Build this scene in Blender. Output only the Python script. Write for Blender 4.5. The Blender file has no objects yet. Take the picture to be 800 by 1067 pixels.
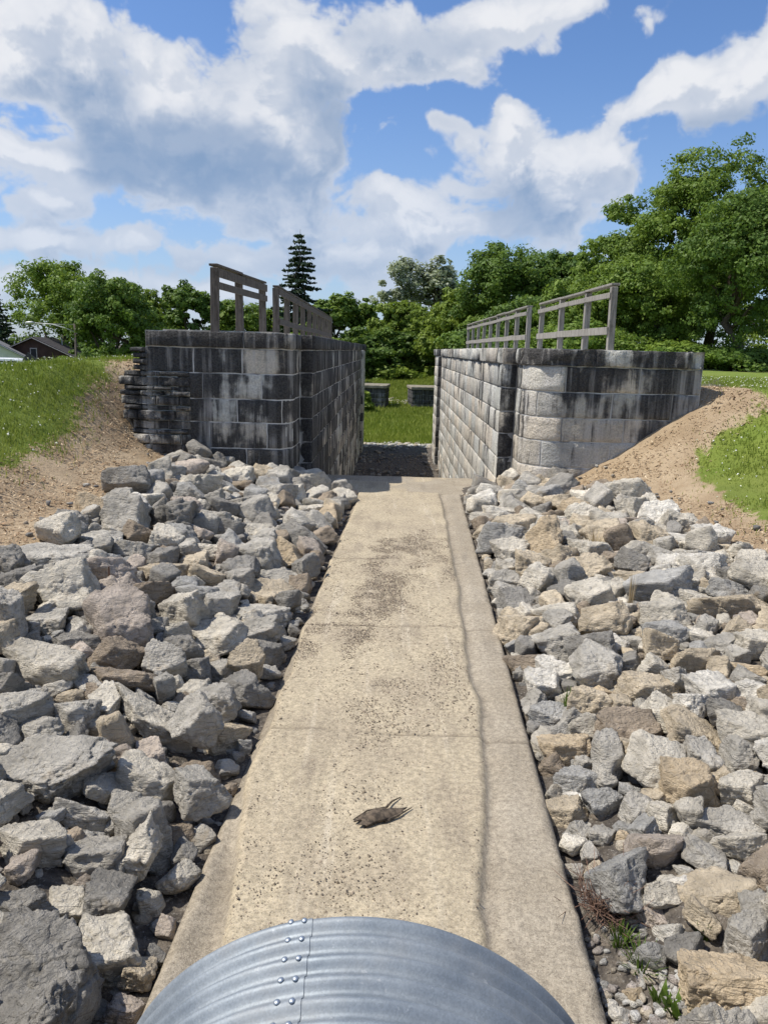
import bpy, bmesh, math, random
import numpy as np
from mathutils import Matrix, Vector

random.seed(7)
RNG = np.random.default_rng(11)
SC = bpy.context.scene
COL = SC.collection
R = math.radians

# ------------------------------------------------------------------ camera
EYE = np.array([0.0, 0.0, 3.3])
F = 801.0
PITCH, YAW, ROLL = R(11.89), R(0.39), R(1.5)
_r0 = np.array([math.cos(YAW), math.sin(YAW), 0])
_f = np.array([-math.sin(YAW) * math.cos(PITCH), math.cos(YAW) * math.cos(PITCH), -math.sin(PITCH)])
_u0 = np.cross(_r0, _f)
_rt = math.cos(ROLL) * _r0 + math.sin(ROLL) * _u0
_up = -math.sin(ROLL) * _r0 + math.cos(ROLL) * _u0

def ray(px, py):
    """world direction of a picture direction (photo pixels), unit depth"""
    return _f + _rt * ((px - 400) / F) + _up * ((533.5 - py) / F)

def at_y(px, py, Y):
    d = ray(px, py)
    return EYE + d * (Y / d[1])

def at_z(px, py, Z):
    d = ray(px, py)
    return EYE + d * ((Z - EYE[2]) / d[2])

# ------------------------------------------------------------------ numpy noise
def _hash(i, j, k, seed):
    n = (i * 374761393 + j * 668265263 + k * 2147483647 + seed * 974634777) & 0xFFFFFFFF
    n = ((n ^ (n >> 13)) * 1274126177) & 0xFFFFFFFF
    n = n ^ (n >> 16)
    return (n & 0xFFFF) / 65535.0

def vnoise(P, seed=0):
    P = np.asarray(P, float)
    I = np.floor(P).astype(np.int64)
    f = P - I
    f = f * f * (3 - 2 * f)
    o = 0
    for a in (0, 1):
        for b in (0, 1):
            for c in (0, 1):
                w = (f[:, 0] if a else 1 - f[:, 0]) * (f[:, 1] if b else 1 - f[:, 1]) * (f[:, 2] if c else 1 - f[:, 2])
                o = o + w * _hash(I[:, 0] + a, I[:, 1] + b, I[:, 2] + c, seed)
    return o * 2 - 1

def fbm(P, seed=0, oct=4, gain=0.5):
    P = np.asarray(P, float)
    o = 0; a = 1.0; s = 1.0
    for k in range(oct):
        o = o + a * vnoise(P * s + 13.7 * k, seed + k)
        a *= gain; s *= 2.03
    return o

def S(a, b, x):
    t = np.clip((x - a) / (b - a), 0, 1)
    return t * t * (3 - 2 * t)

def lerp(a, b, t):
    return a + (b - a) * t

# ------------------------------------------------------------------ object helpers
def link(o, parent=None):
    COL.objects.link(o)
    if parent is not None:
        o.parent = parent
    return o

def tag(o, label=None, cat=None, group=None, kind=None):
    if label: o['label'] = label
    if cat: o['category'] = cat
    if group: o['group'] = group
    if kind: o['kind'] = kind
    return o

def thing(name, label, cat, loc=(0, 0, 0), rz=0.0, group=None):
    o = bpy.data.objects.new(name, None)
    o.location = loc; o.rotation_euler = (0, 0, rz)
    o.empty_display_size = 0.2
    return tag(link(o), label, cat, group)

def mesh_np(name, V, quads=None, tris=None, mat=None, smooth=True, cols=None, attrs=None):
    """one mesh from numpy arrays; cols: per-vertex RGB attribute 'tone'; attrs: per-vertex floats"""
    me = bpy.data.meshes.new(name)
    V = np.asarray(V, np.float32)
    nq = 0 if quads is None else len(quads)
    nt = 0 if tris is None else len(tris)
    me.vertices.add(len(V)); me.vertices.foreach_set('co', V.ravel())
    loops = []
    if nq: loops.append(np.asarray(quads, np.int32).ravel())
    if nt: loops.append(np.asarray(tris, np.int32).ravel())
    L = np.concatenate(loops)
    me.loops.add(len(L)); me.loops.foreach_set('vertex_index', L)
    st = np.concatenate([np.arange(nq) * 4, nq * 4 + np.arange(nt) * 3]).astype(np.int32)
    me.polygons.add(nq + nt); me.polygons.foreach_set('loop_start', st)
    me.update(calc_edges=True)
    me.polygons.foreach_set('use_smooth', np.full(nq + nt, smooth))
    if cols is not None:
        a = me.color_attributes.new('tone', 'FLOAT_COLOR', 'POINT')
        c = np.ones((len(V), 4), np.float32); c[:, :3] = cols
        a.data.foreach_set('color', c.ravel())
    for k, v in (attrs or {}).items():
        a = me.attributes.new(k, 'FLOAT', 'POINT')
        a.data.foreach_set('value', np.asarray(v, np.float32))
    if mat: me.materials.append(mat)
    me.validate()
    return me

def obj(name, me, parent=None):
    return link(bpy.data.objects.new(name, me), parent)

class MB:
    """collects boxes, tubes and loose faces into one mesh"""
    def __init__(s): s.v = []; s.f = []
    def add(s, vs, fs):
        n = len(s.v); s.v += [tuple(map(float, p)) for p in vs]; s.f += [tuple(n + i for i in f) for f in fs]
    def box(s, x0, x1, y0, y1, z0, z1, M=None):
        vs = [(x, y, z) for x in (x0, x1) for y in (y0, y1) for z in (z0, z1)]
        if M is not None: vs = [tuple(M @ Vector(p)) for p in vs]
        s.add(vs, [(0, 1, 3, 2), (4, 6, 7, 5), (0, 4, 5, 1), (2, 3, 7, 6), (0, 2, 6, 4), (1, 5, 7, 3)])
    def beam(s, a, b, w, h, up=(0, 0, 1)):
        a = Vector(a); b = Vector(b); d = (b - a).normalized()
        x = d.cross(Vector(up)).normalized(); u = x.cross(d)
        vs = []
        for p in (a, b):
            for i, j in ((-1, -1), (1, -1), (1, 1), (-1, 1)):
                vs.append(p + x * (i * w / 2) + u * (j * h / 2))
        s.add(vs, [(0, 1, 2, 3), (7, 6, 5, 4), (0, 4, 5, 1), (1, 5, 6, 2), (2, 6, 7, 3), (3, 7, 4, 0)])
    def tube(s, pts, radii, n=8, cap=True):
        pts = [Vector(p) for p in pts]
        ring = []
        for i, p in enumerate(pts):
            d = (pts[min(i + 1, len(pts) - 1)] - pts[max(i - 1, 0)]).normalized()
            a = d.cross(Vector((0.31, 0.83, 0.47))).normalized(); b = d.cross(a)
            ring.append([p + (a * math.cos(t) + b * math.sin(t)) * radii[i] for t in [2 * math.pi * k / n for k in range(n)]])
        vs = [q for r_ in ring for q in r_]
        fs = []
        for i in range(len(pts) - 1):
            for k in range(n):
                fs.append((i * n + k, i * n + (k + 1) % n, (i + 1) * n + (k + 1) % n, (i + 1) * n + k))
        if cap:
            fs.append(tuple(range(n - 1, -1, -1))); fs.append(tuple((len(pts) - 1) * n + k for k in range(n)))
        s.add(vs, fs)
    def build(s, name, mat, parent=None, bevel=0.0, smooth=False):
        me = bpy.data.meshes.new(name)
        me.from_pydata(s.v, [], s.f)
        bm = bmesh.new(); bm.from_mesh(me)
        bmesh.ops.recalc_face_normals(bm, faces=bm.faces)
        if bevel > 0:
            bmesh.ops.bevel(bm, geom=[e for e in bm.edges], offset=bevel, segments=1, affect='EDGES', clamp_overlap=True)
        bm.to_mesh(me); bm.free()
        if smooth: me.polygons.foreach_set('use_smooth', [True] * len(me.polygons))
        me.materials.append(mat)
        return obj(name, me, parent)

# ------------------------------------------------------------------ materials
class NT:
    def __init__(s, name):
        s.m = bpy.data.materials.new(name); s.m.use_nodes = True
        s.t = s.m.node_tree; s.n = s.t.nodes
        s.bsdf = s.n['Principled BSDF']; s.out = s.n['Material Output']
        s.bsdf.inputs['Specular IOR Level'].default_value = 0.25
    def new(s, typ, **kw):
        n = s.n.new(typ)
        for k, v in kw.items():
            if k in n.inputs.keys() if hasattr(n.inputs, 'keys') else False: s.set(n.inputs[k], v)
            else: setattr(n, k, v)
        return n
    def set(s, sock, v):
        if isinstance(v, bpy.types.NodeSocket): s.t.links.new(v, sock)
        elif isinstance(v, (tuple, list)) and len(v) == 3 and sock.type == 'RGBA': sock.default_value = (*v, 1)
        else: sock.default_value = v
    def coord(s, scale=(1, 1, 1), kind='Object'):
        c = s.n.new('ShaderNodeTexCoord'); m = s.n.new('ShaderNodeMapping')
        s.t.links.new(c.outputs[kind], m.inputs['Vector'])
        m.inputs['Scale'].default_value = scale
        return m.outputs['Vector']
    def noise(s, vec, scale, detail=4, rough=0.55, dist=0.0):
        n = s.n.new('ShaderNodeTexNoise'); s.t.links.new(vec, n.inputs['Vector'])
        n.inputs['Scale'].default_value = scale; n.inputs['Detail'].default_value = detail
        n.inputs['Roughness'].default_value = rough; n.inputs['Distortion'].default_value = dist
        return n.outputs['Fac']
    def voro(s, vec, scale, feature='F1', out='Distance'):
        n = s.n.new('ShaderNodeTexVoronoi'); n.feature = feature
        s.t.links.new(vec, n.inputs['Vector']); n.inputs['Scale'].default_value = scale
        return n.outputs[out]
    def math(s, op, a, b=0.0, c=0.0, clamp=False):
        n = s.n.new('ShaderNodeMath'); n.operation = op; n.use_clamp = clamp
        for i, v in enumerate((a, b, c)): s.set(n.inputs[i], v)
        return n.outputs[0]
    def ramp(s, fac, a, b, lo=0.0, hi=1.0):
        n = s.n.new('ShaderNodeMapRange'); n.interpolation_type = 'SMOOTHSTEP'
        s.set(n.inputs['Value'], fac)
        n.inputs['From Min'].default_value = a; n.inputs['From Max'].default_value = b
        n.inputs['To Min'].default_value = lo; n.inputs['To Max'].default_value = hi
        return n.outputs['Result']
    def mix(s, fac, a, b, mode='MIX'):
        n = s.n.new('ShaderNodeMix'); n.data_type = 'RGBA'; n.blend_type = mode
        s.set(n.inputs[0], fac); s.set(n.inputs[6], a); s.set(n.inputs[7], b)
        return n.outputs[2]
    def attr(s, name, out='Color'):
        n = s.n.new('ShaderNodeAttribute'); n.attribute_name = name
        return n.outputs[out]
    def bump(s, h, strength=0.5, dist=0.02):
        n = s.n.new('ShaderNodeBump'); n.inputs['Strength'].default_value = strength
        n.inputs['Distance'].default_value = dist; s.t.links.new(h, n.inputs['Height'])
        s.t.links.new(n.outputs[0], s.bsdf.inputs['Normal'])
    def color(s, v): s.set(s.bsdf.inputs['Base Color'], v)
    def rough(s, v): s.set(s.bsdf.inputs['Roughness'], v)

def simple(name, col, rough=0.7, metal=0.0, var=0.25, scale=8.0):
    t = NT(name); v = t.coord()
    f = t.noise(v, scale, 5)
    k = t.ramp(f, 0.3, 0.7, 1 - var, 1 + var)
    cn = t.new('ShaderNodeRGB'); cn.outputs[0].default_value = (*col, 1)
    n = t.n.new('ShaderNodeVectorMath'); n.operation = 'SCALE'
    t.t.links.new(cn.outputs[0], n.inputs[0]); t.t.links.new(k, n.inputs['Scale'])
    t.color(n.outputs[0]); t.rough(rough); t.bsdf.inputs['Metallic'].default_value = metal
    t.bump(t.noise(v, scale * 4, 4), 0.25, 0.01)
    return t.m

def scale_col(t, col, k):
    n = t.n.new('ShaderNodeVectorMath'); n.operation = 'SCALE'
    t.set(n.inputs[0], col) if isinstance(col, bpy.types.NodeSocket) else n.inputs[0].__setattr__('default_value', col)
    t.set(n.inputs['Scale'], k)
    return n.outputs[0]

# rock
def mat_rock():
    t = NT('quarried limestone'); v = t.coord(kind='Object')
    tone = t.attr('tone')
    big = t.noise(v, 2.6, 6, 0.6)
    fine = t.noise(v, 22, 6, 0.65)
    lay = t.noise(t.coord((3, 3, 16)), 2.2, 5, 0.6, 0.6)
    pit = t.voro(t.coord((1, 1, 1.6)), 15, 'F1')
    rip = t.noise(t.coord((9, 9, 30)), 1.6, 6, 0.65, 1.2)
    c = scale_col(t, tone, t.ramp(big, 0.26, 0.70, 0.66, 1.42))
    c = t.mix(t.ramp(t.noise(v, 2.4, 5, 0.65), 0.56, 0.72, 0, 0.6), c, (0.36, 0.28, 0.18))
    c = t.mix(t.ramp(t.noise(v, 4.1, 6, 0.7, 0.5), 0.56, 0.68, 0, 0.5), c, (0.16, 0.155, 0.145))
    c = t.mix(t.ramp(lay, 0.55, 0.75, 0, 0.3), c, (0.17, 0.16, 0.15))
    c = t.mix(t.ramp(fine, 0.40, 0.28, 0, 0.65), c, (0.085, 0.082, 0.078))
    c = t.mix(t.ramp(t.noise(v, 47, 5, 0.7), 0.58, 0.72, 0, 0.5), c, (0.60, 0.575, 0.52))
    cr = t.ramp(t.voro(t.coord((1, 1.3, 2.2)), 3.6, 'DISTANCE_TO_EDGE'), 0.0, 0.035, 0.32, 0.0)
    c = t.mix(t.math('MULTIPLY', cr, t.ramp(big, 0.5, 0.60, 0, 1)), c, (0.06, 0.055, 0.05))
    t.color(c); t.rough(0.93)
    h = t.math('ADD', t.math('MULTIPLY', big, 1.2), t.math('ADD', t.math('MULTIPLY', fine, 0.55), t.math('MULTIPLY', lay, 0.55)))
    h = t.math('ADD', h, t.math('MULTIPLY', rip, 0.55))
    h = t.math('ADD', h, t.math('MULTIPLY', t.noise(v, 75, 4, 0.7), 0.22))
    h = t.math('SUBTRACT', h, t.math('MULTIPLY', cr, 0.25))
    t.bump(h, 1.0, 0.07)
    return t.m

# masonry
def mat_masonry():
    t = NT('stained limestone blocks'); v = t.coord(); tone = t.attr('tone')
    st = t.attr('stain', 'Fac')
    sv = t.coord((2.3, 2.3, 0.22))
    streak = t.math('MULTIPLY_ADD', t.noise(sv, 1.0, 6, 0.62, 0.3), 1.7, -0.35)
    blot = t.noise(v, 1.1, 6, 0.62)
    fine = t.noise(v, 26, 6, 0.65)
    lime = t.mix(t.ramp(blot, 0.35, 0.65), (0.63, 0.595, 0.51), (0.54, 0.515, 0.46))
    lime = t.mix(1.0, lime, tone, 'MULTIPLY')
    lime = scale_col(t, lime, t.ramp(fine, 0.3, 0.7, 0.75, 1.2))
    k = t.math('ADD', t.math('MULTIPLY', streak, 0.75), t.math('MULTIPLY', t.math('MULTIPLY_ADD', blot, 1.5, -0.25), 0.55))
    k = t.math('SUBTRACT', k, 0.05)
    k = t.math('ADD', k, st)
    k = t.math('ADD', k, t.math('MULTIPLY', t.math('SUBTRACT', fine, 0.5), 0.25))
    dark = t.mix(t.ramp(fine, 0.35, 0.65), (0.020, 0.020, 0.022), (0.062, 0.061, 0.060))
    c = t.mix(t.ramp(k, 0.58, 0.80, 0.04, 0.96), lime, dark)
    wv = t.noise(t.coord((5.5, 5.5, 0.28)), 1.0, 5, 0.55, 0.2)
    wv = t.math('MAXIMUM', wv, t.noise(t.coord((2.6, 2.6, 0.14)), 1.0, 5, 0.6, 0.2))
    wk = t.math('MULTIPLY', t.math('MULTIPLY', t.ramp(wv, 0.52, 0.68, 0, 0.85), t.ramp(st, 0.40, -0.12, 0.55, 1.0)), t.ramp(t.noise(v, 0.7, 3), 0.40, 0.62, 0.1, 1))
    c = t.mix(wk, c, (0.60, 0.58, 0.54))
    c = t.mix(t.math('MULTIPLY', t.ramp(t.noise(t.coord((7, 7, 0.3)), 1.0, 4), 0.55, 0.66, 0, 0.8), t.ramp(blot, 0.45, 0.6)), c, (0.035, 0.035, 0.036))
    t.color(c); t.rough(0.92)
    t.bump(t.math('ADD', fine, t.math('MULTIPLY', t.noise(v, 7, 6, 0.68), 1.8)), 0.9, 0.045)
    return t.m

def mat_mortar():
    t = NT('lime mortar'); v = t.coord()
    n = t.noise(v, 3.0, 5); s = t.noise(t.coord((2.3, 2.3, 0.22)), 1.0, 5)
    c = t.mix(t.ramp(n, 0.35, 0.65), (0.62, 0.61, 0.58), (0.46, 0.45, 0.42))
    c = t.mix(t.ramp(s, 0.48, 0.64, 0, 0.75), c, (0.10, 0.10, 0.10))
    t.color(c); t.rough(0.95); t.bump(t.noise(v, 40, 3), 0.4, 0.01)
    return t.m

def mat_ground():
    t = NT('banks and lawn'); v = t.coord()
    g = t.attr('grass', 'Fac'); s = t.attr('straw', 'Fac')
    n1 = t.noise(v, 1.3, 6, 0.6); n2 = t.noise(v, 9, 6, 0.65); n3 = t.noise(v, 45, 4, 0.6)
    gc = t.mix(t.ramp(n1, 0.35, 0.65), (0.145, 0.205, 0.030), (0.195, 0.245, 0.043))
    gc = t.mix(t.ramp(n2, 0.5, 0.75, 0, 0.5), gc, (0.09, 0.14, 0.022))
    gc = t.mix(t.ramp(t.noise(v, 0.23, 4), 0.5, 0.72, 0, 0.5), gc, (0.16, 0.17, 0.045))
    dirt = t.mix(t.ramp(n1, 0.35, 0.68), (0.335, 0.245, 0.15), (0.44, 0.34, 0.22))
    dirt = t.mix(t.ramp(n2, 0.52, 0.72, 0, 0.6), dirt, (0.21, 0.135, 0.08))
    dirt = t.mix(t.ramp(n3, 0.56, 0.72, 0, 0.6), dirt, (0.52, 0.42, 0.27))
    soil = t.mix(t.ramp(n2, 0.4, 0.65), (0.07, 0.06, 0.05), (0.17, 0.145, 0.115))
    soil = t.mix(t.ramp(n3, 0.55, 0.7, 0, 0.7), soil, (0.38, 0.35, 0.30))
    edge = t.math('ADD', t.math('MULTIPLY', t.math('SUBTRACT', n2, 0.5), 0.8), t.math('MULTIPLY', t.math('SUBTRACT', n3, 0.5), 0.5))
    sm = t.ramp(t.math('ADD', s, edge), 0.35, 0.65)
    gm = t.ramp(t.math('ADD', g, edge), 0.35, 0.65)
    c = t.mix(sm, soil, dirt); c = t.mix(gm, c, gc)
    t.color(c); t.rough(0.95)
    t.bump(t.math('ADD', n2, t.math('MULTIPLY', n3, 0.5)), 0.8, 0.06)
    return t.m

def mat_slab():
    t = NT('weathered concrete'); v = t.coord()
    sed = t.attr('sed', 'Fac')
    n1 = t.noise(v, 1.1, 6, 0.6); n2 = t.noise(v, 7, 6, 0.65); n3 = t.noise(v, 60, 5, 0.65); n4 = t.noise(v, 140, 3, 0.6)
    con = t.mix(t.ramp(n1, 0.35, 0.65), (0.33, 0.28, 0.205), (0.405, 0.35, 0.265))
    con = t.mix(t.ramp(n2, 0.52, 0.75, 0, 0.5), con, (0.22, 0.18, 0.13))
    sd = t.mix(t.ramp(n1, 0.35, 0.68), (0.50, 0.42, 0.285), (0.41, 0.34, 0.235))
    sd = t.mix(t.ramp(t.noise(t.coord((2.2, 0.5, 1)), 1.3, 5, 0.65), 0.50, 0.68, 0, 0.6), sd, (0.28, 0.23, 0.165))
    sd = t.mix(t.ramp(t.noise(t.coord((6.5, 0.35, 1)), 1.0, 5, 0.6, 0.4), 0.54, 0.70, 0, 0.65), sd, (0.60, 0.52, 0.385))
    con = t.mix(t.ramp(t.noise(t.coord((4.5, 0.6, 1)), 1.3, 5, 0.6, 0.4), 0.52, 0.70, 0, 0.6), con, (0.25, 0.215, 0.165))
    c = t.mix(t.ramp(sed, 0.2, 0.8), con, sd)
    c = scale_col(t, c, t.ramp(t.noise(v, 24, 6, 0.75), 0.32, 0.68, 0.68, 1.22))
    c = t.mix(t.ramp(n3, 0.48, 0.34, 0, 0.65), c, (0.15, 0.122, 0.09))
    c = t.mix(t.ramp(n4, 0.52, 0.68, 0, 0.6), c, (0.58, 0.515, 0.40))
    c = t.mix(t.ramp(t.noise(v, 210, 2, 0.5), 0.42, 0.30, 0, 0.6), c, (0.12, 0.10, 0.08))
    c = t.mix(t.math('MULTIPLY', t.attr('crack_groove_shade', 'Fac'), 0.55), c, (0.13, 0.105, 0.075))  # dirt in joints and cracks, plus the painted groove shade
    t.color(c); t.rough(0.93)
    t.bump(t.math('ADD', t.math('MULTIPLY', n2, 0.5), t.math('ADD', n3, t.math('MULTIPLY', n4, 0.5))), 0.6, 0.012)
    return t.m

def mat_leaf(name, a, b, trans=0.42):
    t = NT(name)
    f = t.attr('leafv', 'Fac')
    c = t.mix(f, a, b)
    t.color(c); t.rough(0.55); t.bsdf.inputs['Specular IOR Level'].default_value = 0.3
    tr = t.n.new('ShaderNodeBsdfTranslucent'); t.set(tr.inputs['Color'], t.mix(0.4, c, (0.16, 0.22, 0.02)))
    mx = t.n.new('ShaderNodeMixShader'); mx.inputs[0].default_value = trans
    t.t.links.new(t.bsdf.outputs[0], mx.inputs[1]); t.t.links.new(tr.outputs[0], mx.inputs[2])
    t.t.links.new(mx.outputs[0], t.out.inputs['Surface'])
    return t.m

def mat_wood(name, a, b):
    t = NT(name); v = t.coord((14, 14, 1.2)); w = t.coord()
    c = t.mix(t.ramp(t.noise(v, 2.0, 5, 0.6, 0.4), 0.35, 0.65), a, b)
    c = t.mix(t.ramp(t.noise(w, 3, 4), 0.55, 0.7, 0, 0.5), c, tuple(x * 0.5 for x in a))
    t.color(c); t.rough(0.9); t.bump(t.noise(v, 4, 4), 0.5, 0.01)
    return t.m

def mat_toned(name, rough=0.9, bump=0.3, spread=0.25):
    t = NT(name); v = t.coord()
    c = scale_col(t, t.attr('tone'), t.ramp(t.noise(v, 20, 4), 0.3, 0.7, 1 - spread, 1 + spread))
    t.color(c); t.rough(rough); t.bump(t.noise(v, 60, 3), bump, 0.01)
    return t.m

def mat_galv():
    t = NT('galvanised steel'); v = t.coord()
    n = t.noise(v, 5, 5, 0.6); sp = t.voro(v, 190, 'F1', 'Color')
    bw = t.n.new('ShaderNodeRGBToBW'); t.t.links.new(sp, bw.inputs[0])
    c = t.mix(t.ramp(n, 0.3, 0.7), (0.21, 0.24, 0.265), (0.295, 0.325, 0.345))
    c = scale_col(t, c, t.ramp(bw.outputs[0], 0, 1, 0.90, 1.10))
    c = t.mix(t.ramp(t.noise(v, 26, 5, 0.7), 0.62, 0.72, 0, 0.35), c, (0.62, 0.63, 0.62))
    t.color(c); t.bsdf.inputs['Metallic'].default_value = 0.45
    dust = t.ramp(t.noise(v, 2.3, 6, 0.65), 0.48, 0.70, 0, 0.38)
    c = t.mix(dust, c, (0.34, 0.33, 0.31)); t.color(c)
    t.rough(t.math('ADD', t.ramp(n, 0.3, 0.7, 0.52, 0.64), t.math('MULTIPLY', dust, 0.3)))
    t.bump(t.noise(v, 16, 3), 0.08, 0.01)
    return t.m

M = dict(
    rock=mat_rock(), stone=mat_masonry(), mortar=mat_mortar(), ground=mat_ground(), slab=mat_slab(),
    leaf_mid=mat_leaf('mid green leaves', (0.110, 0.190, 0.028), (0.245, 0.345, 0.055)),
    leaf_dark=mat_leaf('dark green leaves', (0.078, 0.148, 0.028), (0.175, 0.270, 0.045)),
    leaf_light=mat_leaf('light green leaves', (0.140, 0.215, 0.028), (0.280, 0.365, 0.055)),
    leaf_silver=mat_leaf('grey green leaves', (0.28, 0.32, 0.20), (0.46, 0.50, 0.36)),
    needle=mat_leaf('conifer needles', (0.030, 0.056, 0.032), (0.070, 0.105, 0.058), 0.1),
    grass=mat_leaf('grass blades', (0.205, 0.275, 0.036), (0.355, 0.400, 0.082), 0.4),
    weed=mat_leaf('weed leaves', (0.070, 0.130, 0.020), (0.160, 0.240, 0.040), 0.35),
    bark=mat_wood('tree bark', (0.07, 0.055, 0.04), (0.13, 0.105, 0.08)),
    rail=mat_wood('weathered rail timber', (0.19, 0.175, 0.15), (0.33, 0.31, 0.275)),
    rail_dark=mat_wood('dark stained rail timber', (0.075, 0.063, 0.052), (0.15, 0.13, 0.11)),
    toned=mat_toned('loose bits'), galv=mat_galv(),
    steel=simple('zinc rivet', (0.42, 0.46, 0.50), 0.42, 0.8, 0.1),
    flower=simple('clover blossom', (0.75, 0.75, 0.66), 0.8, 0, 0.1),
    siding=simple('white siding', (0.66, 0.68, 0.70), 0.7, 0, 0.06, 2),
    brown=simple('brown siding', (0.085, 0.05, 0.04), 0.8, 0, 0.2, 2),
    shingle=simple('grey shingles', (0.17, 0.17, 0.17), 0.9, 0, 0.3, 6),
    shingle_dark=simple('dark shingles', (0.05, 0.045, 0.045), 0.9, 0, 0.3, 6),
    trim=simple('pale trim', (0.55, 0.50, 0.46), 0.7, 0, 0.08, 3),
    glass=simple('dark window glass', (0.03, 0.035, 0.04), 0.12, 0, 0.05, 2),
    paint=simple('white car paint', (0.75, 0.77, 0.80), 0.25, 0, 0.03, 2),
    tyre=simple('tyre rubber', (0.02, 0.02, 0.02), 0.8),
    pole=simple('grey lamp metal', (0.42, 0.43, 0.42), 0.5, 0.4, 0.1),
    polewood=simple('dark utility pole', (0.10, 0.085, 0.07), 0.9),
    capstone=simple('dusty cap stone', (0.25, 0.225, 0.17), 0.95, 0, 0.35, 3),
    backing=simple('dark rubble backing', (0.07, 0.066, 0.06), 0.95, 0, 0.4, 9),
    rust=simple('rusty iron', (0.13, 0.06, 0.03), 0.9),
    fill=simple('pale gravel and lime fill', (0.36, 0.33, 0.28), 0.95, 0, 0.3, 12),
)
# ------------------------------------------------------------------ terrain
def ground_z(X, Y):
    X = np.asarray(X, float); Y = np.asarray(Y, float)
    t = S(13.5, 18.5, Y)
    # left side of the cut
    dl = -X - 1.45
    bedl = -0.12 + 0.26 * S(-0.1, 0.8, dl) + 0.62 * S(0.2, 3.9, dl)
    topl = 2.85 - 0.13 * np.clip(-X - 7.5, 0, 40)
    Ll = lerp(4.8, 2.4, t)
    kl = S(0, 1, np.clip((-X - 5.2) / Ll, 0, 1) * 0.86 + 0.07) - S(0, 1, 0.07)
    kl = kl / (S(0, 1, 0.93) - S(0, 1, 0.07))
    left = bedl + (topl - 0.76) * kl
    # right side
    dr = X - 0.95
    bedr = -0.16 + 0.14 * S(0.15, 1.1, dr) + 0.42 * S(0.2, 4.2, dr)
    xs = lerp(4.9, 4.0, t); Lr = lerp(8.5, 3.5, t)
    kr = np.clip((X - xs) / Lr, 0, 1)
    right = bedr + 2.2 * lerp(kr, S(0, 1, kr), 0.35)
    cut = np.where(X < 0, left, right)
    # lock chamber, then the tail of the canal
    pl = topl - 4.8 * S(26, 72, Y); pr = 2.55 + 0 * X
    wid = 1.2 + 5.5 * S(47.5, 54, Y)
    fl = -3.15 + 0.55 * S(60, 78, Y) + 1.9 * S(79, 102, Y)
    zl = lerp(fl, pl, S(3.0, 3.0 + wid * 0.8, -X))
    zr = lerp(fl, pr, S(3.9, 3.9 + wid * 1.3, X))
    lock = np.where(X < 0.4, zl, zr)
    far = np.where(X < 0, -2.0, 2.0 - 3.5 * S(10, 0, X))
    lock = lerp(lock, far, S(95, 125, Y))
    z = lerp(cut, lock, S(19.0, 19.9, Y))
    # road embankment the culvert runs through, behind the pipe end
    emb = 1.55 * S(2.6, 0.9, Y) * (1 - S(0.0, 1.0, 1.15 - np.abs(X + 0.06)) * S(-9, -8, Y))
    z = np.where(Y < 3, np.maximum(z, emb), z)
    return z

def gz(x, y): return float(ground_z(np.array([x]), np.array([y]))[0])

def cast(px, py, off=0.0):
    """where a picture direction meets the terrain raised by off"""
    d = ray(px, py)
    ts = np.concatenate([np.arange(2.0, 40, 0.04), np.arange(40, 400, 0.4)])
    P = EYE[None] + ts[:, None] * d[None]
    hit = P[:, 2] < ground_z(P[:, 0], P[:, 1]) + off
    i = int(np.argmax(hit)) if hit.any() else len(ts) - 1
    return P[i]

def inpoly(x, y, poly):
    n = len(poly); c = np.zeros(len(x), bool)
    for i in range(n):
        (x0, y0), (x1, y1) = poly[i], poly[(i + 1) % n]
        m = (y0 > y) != (y1 > y)
        xi = (x1 - x0) * (y - y0) / ((y1 - y0) if y1 != y0 else 1e-9) + x0
        c ^= m & (x < xi)
    return c

_pl = [tuple(cast(px, py)[:2]) for px, py in ((0, 490), (40, 470), (75, 450), (84, 425), (100, 398), (122, 380))]
LAWN_L = [(-60, _pl[0][1] - 4)] + [(-11, _pl[0][1] - 4), (-8.2, _pl[0][1] - 1.5)] + _pl + [(-7.9, 19.5), (-6.6, 20.5), (-3.0, 20.5), (-3.0, 300), (-400, 300), (-400, _pl[0][1] - 4)]
_pr = [tuple(cast(px, py)[:2]) for px, py in ((800, 548), (745, 512), (719, 492), (735, 462), (775, 436), (800, 428))]
LAWN_R1 = [(60, 6), (9.5, 6), (7.5, 9)] + _pr + [(14, _pr[-1][1] + 0.4), (60, _pr[-1][1] + 1)]
_pu = [tuple(cast(px, py)[:2]) for px, py in ((800, 419), (775, 407), (745, 394))]
LAWN_R2 = [(60, _pu[0][1])] + _pu + [(7.6, 19.8), (3.0, 20.3), (3.0, 300), (400, 300), (400, _pu[0][1])]

def lawn_mask(x, y):
    m = inpoly(x, y, LAWN_L) | inpoly(x, y, LAWN_R1) | inpoly(x, y, LAWN_R2)
    ch = (y > 19.5) & (y < 53.0 + 0.8 * np.sin(x * 2.1)) & (x > -3.4) & (x < 4.2)
    tail = (y >= 53.0) & (y < 300)
    return (m | tail) & ~ch

def lawn_soft(x, y, n=10, r=0.22):
    o = 0
    rr = np.random.default_rng(3)
    for k in range(n):
        a, b = rr.normal(0, r, len(x)), rr.normal(0, r, len(x))
        o = o + lawn_mask(x + a, y + b)
    return o / n

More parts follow.
